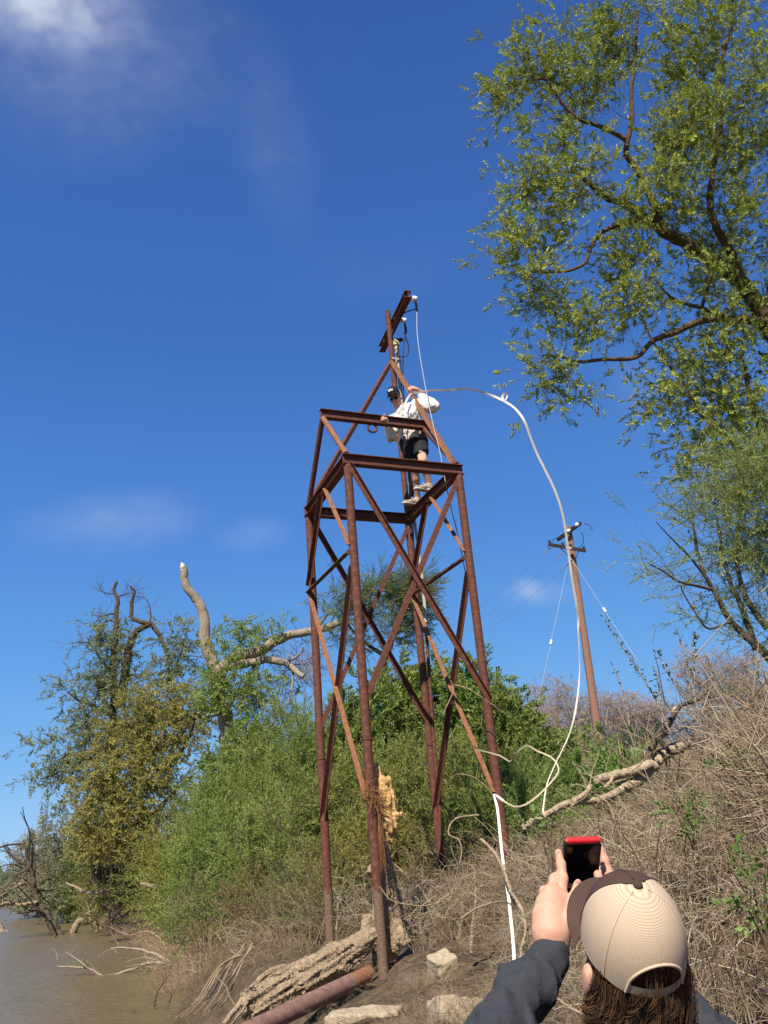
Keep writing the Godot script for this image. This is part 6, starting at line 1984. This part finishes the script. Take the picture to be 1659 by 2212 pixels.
func man_filming() -> void:
	var q := func(x, y, s): return deep(995.4 + x * .36, 1725.3 + y * .36, s)
	var cb := Basis(right_, up_, -ahead_)
	var f := (cb * Vector3(-.167, .30, -.939)).normalized()
	var u := (cb * Vector3(-.012, .952, .307))
	u = (u - f * u.dot(f)).normalized()
	var r := f.cross(u).normalized()
	var hb := Basis(r, u, -f)
	var c0: Vector3 = EYE + cb * Vector3(.445, -.774, -1.528)
	var hp := func(x, y, z): return c0 + hb * Vector3(x, y, z)
	var neck: Vector3 = hp.call(0, -.15, .05) + Vector3(0, -.03, 0)
	var fh := Vector3(f.x, 0, f.z).normalized()
	var rh := fh.cross(Vector3.UP).normalized()
	var chest := neck + Vector3(0, -.26, 0) + fh * .02
	var sh_l := neck - rh * .18 + Vector3(0, -.10, 0)
	var sh_r := neck + rh * .18 + Vector3(0, -.09, 0)
	var el_l: Vector3 = q.call(205, 1440, 1.52)
	var wr_l: Vector3 = q.call(548, 905, 1.72)
	var wr_r: Vector3 = q.call(985, 800, 1.78)
	var el_r: Vector3 = q.call(1270, 1330, 1.72)
	var gy := ground(neck.x, neck.z)
	var base := Vector3(neck.x, gy, neck.z)
	var t := thing("person", "man seen from behind in tan and brown mesh cap and dark sweatshirt raising a phone", "person", base)
	var knee_l := Vector3(neck.x - .12, gy + .48, neck.z - .05)
	var hip := Vector3(neck.x, gy + .88, neck.z + .02)
	# body: trunk, legs and arms, then head and hands in finer cells
	var b := Blob.new(Vector3(-.75, gy - .02, -2.0), Vector3(.95, c0.y + .05, -.85), .02)
	b.bone(neck, hp.call(0, -.08, .02), .058, .06, .03)
	b.bone(chest, neck, .15, .06, .06); b.bone(chest, hip, .15, .14, .06)
	b.bone(chest + Vector3(0, .1, 0), sh_l, .09, .065, .05); b.bone(chest + Vector3(0, .1, 0), sh_r, .09, .065, .05)
	b.bone(sh_l, el_l, .052, .042, .03); b.bone(el_l, wr_l, .042, .027, .02)
	b.bone(sh_r, el_r, .052, .042, .03); b.bone(el_r, wr_r, .042, .027, .02)
	for s in [-1.0, 1.0]:
		var hq: Vector3 = hip + rh * .09 * s
		var kq: Vector3 = hq + Vector3(0, -.42, 0) + fh * .03
		b.bone(hq, kq, .085, .06, .04); b.bone(kq, hq + Vector3(0, -.82, 0), .058, .04, .03)
		b.bone(hq + Vector3(0, -.84, 0), hq + Vector3(0, -.84, 0) + fh * .16, .042, .035, .02)
	var mb := MB.new()
	b.mesh_into(mb)
	b = Blob.new(c0 - Vector3.ONE * .22, c0 + Vector3.ONE * .16, .006)
	b.egg(hp.call(0, -.01, .0), Vector3(.077, .10, .094), hb, .02)
	b.egg(hp.call(0, -.10, -.045), Vector3(.056, .07, .058), hb, .03)
	b.bone(hp.call(0, -.145, -.075), hp.call(0, -.14, -.06), .022, .026, .02)
	b.bone(hp.call(0, -.055, -.098), hp.call(0, -.09, -.115), .010, .016, .012)
	b.bone(hp.call(-.024, -.118, -.098), hp.call(.024, -.118, -.098), .008, .008, .008)
	for s in [-1.0, 1.0]:
		b.egg(hp.call(s * .036, -.05, -.082), Vector3(.02, .012, .012), hb, .01)
		b.egg(hp.call(s * .084, -.055, .012), Vector3(.011, .034, .021), hb, .006)
		b.egg(hp.call(s * .092, -.05, .022), Vector3(.006, .028, .014), hb, .004)
	b.mesh_into(mb)
	# left hand: index up the phone's edge, thumb on the glass, the rest round the back
	b = Blob.new(q.call(540, 640, 1.78) - Vector3.ONE * .17, q.call(540, 640, 1.78) + Vector3.ONE * .17, .0042)
	b.bone(wr_l, q.call(550, 800, 1.735), .027, .030, .015, 1.25, right_)
	b.bone(q.call(550, 800, 1.735), q.call(590, 610, 1.775), .030, .023, .015)
	b.bone(q.call(535, 800, 1.735), q.call(540, 570, 1.775), .028, .019, .015)
	b.bone(q.call(520, 800, 1.735), q.call(500, 630, 1.765), .025, .018, .015)
	b.bone(q.call(520, 820, 1.735), q.call(485, 700, 1.755), .022, .017, .015)
	finger(b, [q.call(602, 600, 1.782), q.call(612, 480, 1.805), q.call(602, 395, 1.825), q.call(587, 325, 1.84)], .0118, .0088)
	finger(b, [q.call(545, 560, 1.78), q.call(560, 480, 1.81), q.call(610, 440, 1.855), q.call(680, 440, 1.875)], .0112, .0085)
	finger(b, [q.call(497, 620, 1.768), q.call(500, 555, 1.80), q.call(560, 520, 1.85), q.call(660, 510, 1.865)], .011, .0085)
	finger(b, [q.call(480, 700, 1.755), q.call(478, 640, 1.785), q.call(540, 610, 1.83), q.call(630, 590, 1.85)], .0098, .0078)
	finger(b, [q.call(590, 830, 1.72), q.call(640, 720, 1.735), q.call(672, 610, 1.765), q.call(703, 512, 1.795)], .0135, .0095)
	b.mesh_into(mb)
	# right hand: index up the other edge
	b = Blob.new(q.call(900, 600, 1.82) - Vector3.ONE * .16, q.call(900, 600, 1.82) + Vector3.ONE * .16, .0042)
	b.bone(wr_r, q.call(955, 690, 1.80), .027, .029, .015)
	b.bone(q.call(955, 690, 1.80), q.call(905, 540, 1.825), .029, .022, .015)
	b.bone(q.call(970, 690, 1.80), q.call(940, 570, 1.83), .027, .02, .015)
	finger(b, [q.call(900, 540, 1.825), q.call(885, 445, 1.84), q.call(862, 370, 1.852), q.call(836, 305, 1.862)], .0118, .0088)
	finger(b, [q.call(915, 560, 1.835), q.call(890, 480, 1.86), q.call(840, 440, 1.882), q.call(780, 430, 1.885)], .011, .0085)
	finger(b, [q.call(930, 610, 1.835), q.call(900, 550, 1.865), q.call(840, 520, 1.885), q.call(780, 515, 1.88)], .011, .0085)
	finger(b, [q.call(945, 660, 1.825), q.call(910, 620, 1.855), q.call(850, 600, 1.87), q.call(800, 590, 1.865)], .0098, .0078)
	finger(b, [q.call(925, 680, 1.79), q.call(880, 610, 1.795), q.call(842, 520, 1.81), q.call(822, 455, 1.822)], .0128, .0095)
	b.mesh_into(mb)
	obj("body", mb, M.skin, t).position = -base
	var nl := MB.new()
	nl.ball(q.call(583, 330, 1.8335), Vector3(.0055, .008, .002), cb)
	nl.ball(q.call(703, 502, 1.787), Vector3(.006, .007, .002), cb)
	obj("fingernails", nl, M.nail, t).position = -base
	# sweatshirt
	b = Blob.new(Vector3(-.78, gy + .7, -2.0), Vector3(.98, c0.y + .05, -.8), .014)
	b.bone(chest, neck + Vector3(0, -.05, 0), .175, .09, .06); b.bone(chest, hip, .175, .165, .06)
	b.bone(chest + Vector3(0, .12, 0), sh_l, .11, .085, .05); b.bone(chest + Vector3(0, .12, 0), sh_r, .11, .085, .05)
	b.bone(sh_l, el_l, .075, .060, .03); b.bone(el_l, el_l.lerp(wr_l, .5), .060, .050, .03); b.bone(el_l.lerp(wr_l, .5), el_l.lerp(wr_l, .93), .050, .035, .02)
	b.bone(sh_r, el_r, .08, .068, .03); b.bone(el_r, el_r.lerp(wr_r, .9), .066, .04, .03)
	b.ripple(noise(1.0, 18, 3), .022, Vector3(13, 9, 13))
	b.ripple(noise(1.0, 19, 2), .010, Vector3(34, 22, 34))
	mb = MB.new()
	b.mesh_into(mb)
	var sw := obj("sweatshirt", mb, M.sweatshirt, t)
	sw.position = -base
	# ribbed cuff
	var cu := MB.new()
	var cd := (wr_l - el_l).normalized()
	var cp := PackedVector3Array()
	var cr := PackedFloat32Array()
	for i in 9:
		cp.append(el_l.lerp(wr_l, .955) + cd * (i - 6) * .0105)
		cr.append(.0365 + .0012 * (i % 2) - .0004 * i)
	cu.tube(cp, cr, 24, true)
	obj("cuff", cu, M.sweatshirt, sw)
	var hd := MB.new()
	hd.tube(curve(PackedVector3Array([neck - rh * .11 + Vector3(0, -.03, 0) + fh * .06, neck - rh * .10 + Vector3(0, -.02, 0) - fh * .06, neck + Vector3(0, -.03, 0) - fh * .12, neck + rh * .10 + Vector3(0, -.02, 0) - fh * .06, neck + rh * .11 + Vector3(0, -.03, 0) + fh * .06]), 6), ramp(25, .034, .034), 10)
	obj("hood_roll", hd, M.sweatshirt, sw)
	# jeans
	b = Blob.new(Vector3(neck.x - .4, gy - .02, neck.z - .35), Vector3(neck.x + .4, gy + 1.05, neck.z + .35), .02)
	b.bone(hip + Vector3(0, .08, 0), hip, .15, .16, .05)
	for s in [-1.0, 1.0]:
		var hq: Vector3 = hip + rh * .09 * s
		b.bone(hq, hq + Vector3(0, -.42, 0) + fh * .03, .105, .085, .04); b.bone(hq + Vector3(0, -.42, 0) + fh * .03, hq + Vector3(0, -.80, 0), .082, .07, .03)
	mb = MB.new()
	b.mesh_into(mb)
	obj("trousers", mb, M.shorts_black, t).position = -base
	# hair: a scalp and many locks falling from under the cap
	b = Blob.new(c0 - Vector3.ONE * .2, c0 + Vector3.ONE * .16, .007)
	b.egg(hp.call(0, -.02, .006), Vector3(.080, .10, .088), hb, .02)
	b.egg(hp.call(0, -.09, .05), Vector3(.076, .06, .042), hb, .03)
	b.cut(hp.call(0, 0, -.035), f)
	b.cut(hp.call(0, .045, 0), u)
	b.ripple(noise(1.0, 20, 3), .005, Vector3(40, 20, 40))
	mb = MB.new()
	b.mesh_into(mb)
	var hair := obj("hair", mb, M.hair, t)
	hair.position = -base
	var rng := RandomNumberGenerator.new()
	rng.seed = 301
	var locks := [MB.new(), MB.new()]
	for lk in 170:   # each lock is a bundle of strands sharing one wave
		var th := PI + rng.randf_range(-1.3, 1.3)
		var bk := -cos(th)
		var inside := absf(th - PI) < .55
		var y0 := rng.randf_range(.0, .04) if inside and rng.randf() < .5 else rng.randf_range(-.045, -.008)
		var tuck := .90 if y0 > -.005 else 1.0
		var l := rng.randf_range(.11, .17) * (.7 + .3 * maxf(bk, 0))
		var wave := rng.randf_range(.010, .022)
		var turns := rng.randf_range(3.0, 6.0)
		var ph := rng.randf() * TAU
		var sideways := Vector3(cos(th), 0, sin(th))
		var flick := rng.randf_range(-.3, .5)
		var which: MB = locks[0 if rng.randf() < .5 else 1]
		for st in 40:
			var o := Vector3(sin(th) * .084, y0, -cos(th) * .098) * Vector3(tuck, 1, tuck) + Vector3(rng.randfn(), rng.randfn(), rng.randfn()) * .0035
			var outw := Vector3(sin(th), 0, -cos(th))
			var pts := PackedVector3Array()
			var n := 9
			var ls := l * rng.randf_range(.8, 1.1)
			var fan := Vector3(rng.randfn(), rng.randfn() * .4, rng.randfn()) * .003
			for i in n:
				var f2 := float(i) / (n - 1)
				var p := o + Vector3(0, -ls * f2 * (1.0 - .18 * f2), 0) + outw * (tuck * .02 * f2 * (1.0 - f2) + .03 * flick * f2 * f2 * (0.0 if tuck < 1.0 else 1.0)) - Vector3(0, 0, -.012 * f2)
				p += sideways * sin(ph + turns * f2 * 1.6) * wave * f2 + outw * cos(ph + turns * f2 * 1.6) * wave * .7 * f2 + fan * f2
				pts.append(hp.call(p.x, p.y, p.z))
			which.tube(pts, ramp(n, rng.randf_range(.0006, .0010), .0004), 3, false)
	for i in 2:
		var lo2 := stuff(obj("locks", locks[i], M.hair if i == 0 else M.hair_lock, hair))
	# beard shadow along the jaw, left
	b = Blob.new(c0 - Vector3.ONE * .22, c0 + Vector3.ONE * .12, .007)
	b.egg(hp.call(0, -.115, -.035), Vector3(.066, .062, .062), hb, .02)
	b.cut(hp.call(0, -.075, 0), u)
	b.cut(hp.call(0, 0, -.088), f)
	mb = MB.new()
	b.mesh_into(mb)
	obj("beard", mb, M.hair, t).position = -base
	var cap := make_cap(t, Transform3D(hb, c0), 1.0, M.cap_brown, M.cap_mesh, M.cap_brown, true, M.thread)
	cap.position = -base
	# phone in a red and black case
	var pu := (cb * Vector3(-.03, .90, .43)).normalized()
	var px := (cb * Vector3(.999, .03, 0.0)).normalized()
	px = (px - pu * px.dot(pu)).normalized()
	var pn := px.cross(pu).normalized()
	var pb := Basis(px, pu, pn)
	var pc: Vector3 = q.call(716, 405, 1.845)
	var ph := thing("mobile_phone", "black mobile phone in a red topped case held up by the man filming", "phone", pc)
	var slab := func(w: float, h: float, d: float, rad: float) -> MB:
		var s := MB.new()
		var poly := PackedVector2Array()
		for c in 4:
			var o := Vector2((w * .5 - rad) * (1 if c in [0, 3] else -1), (h * .5 - rad) * (1 if c < 2 else -1))
			for i in 6:
				var a := PI * .5 * c + PI * .5 * i / 5.0
				poly.append(o + Vector2(cos(a), sin(a)) * rad)
		s.extrude(-pn * d * .5, pn * d * .5, pu, poly)
		return s
	obj("case", slab.call(.079, .152, .013, .011), mat("case_black", lin(.014, .014, .016), .5), ph)
	var gl: MeshInstance3D = obj("screen", slab.call(.068, .138, .001, .006), mat("screen_glass", lin(.006, .006, .008), .06), ph)
	gl.position = pn * .0072
	var rd := MB.new()
	rd.tube(PackedVector3Array([pu * .0745 - px * .036, pu * .0765 - px * .03, pu * .0765 + px * .03, pu * .0745 + px * .036]), PackedFloat32Array([.005, .0075, .0075, .005]), 10)
	var red := obj("red_bumper", rd, mat("case_red", lin(.55, .02, .03), .4), ph)
	red.set_meta("label", "bright red top bumper of the phone case")
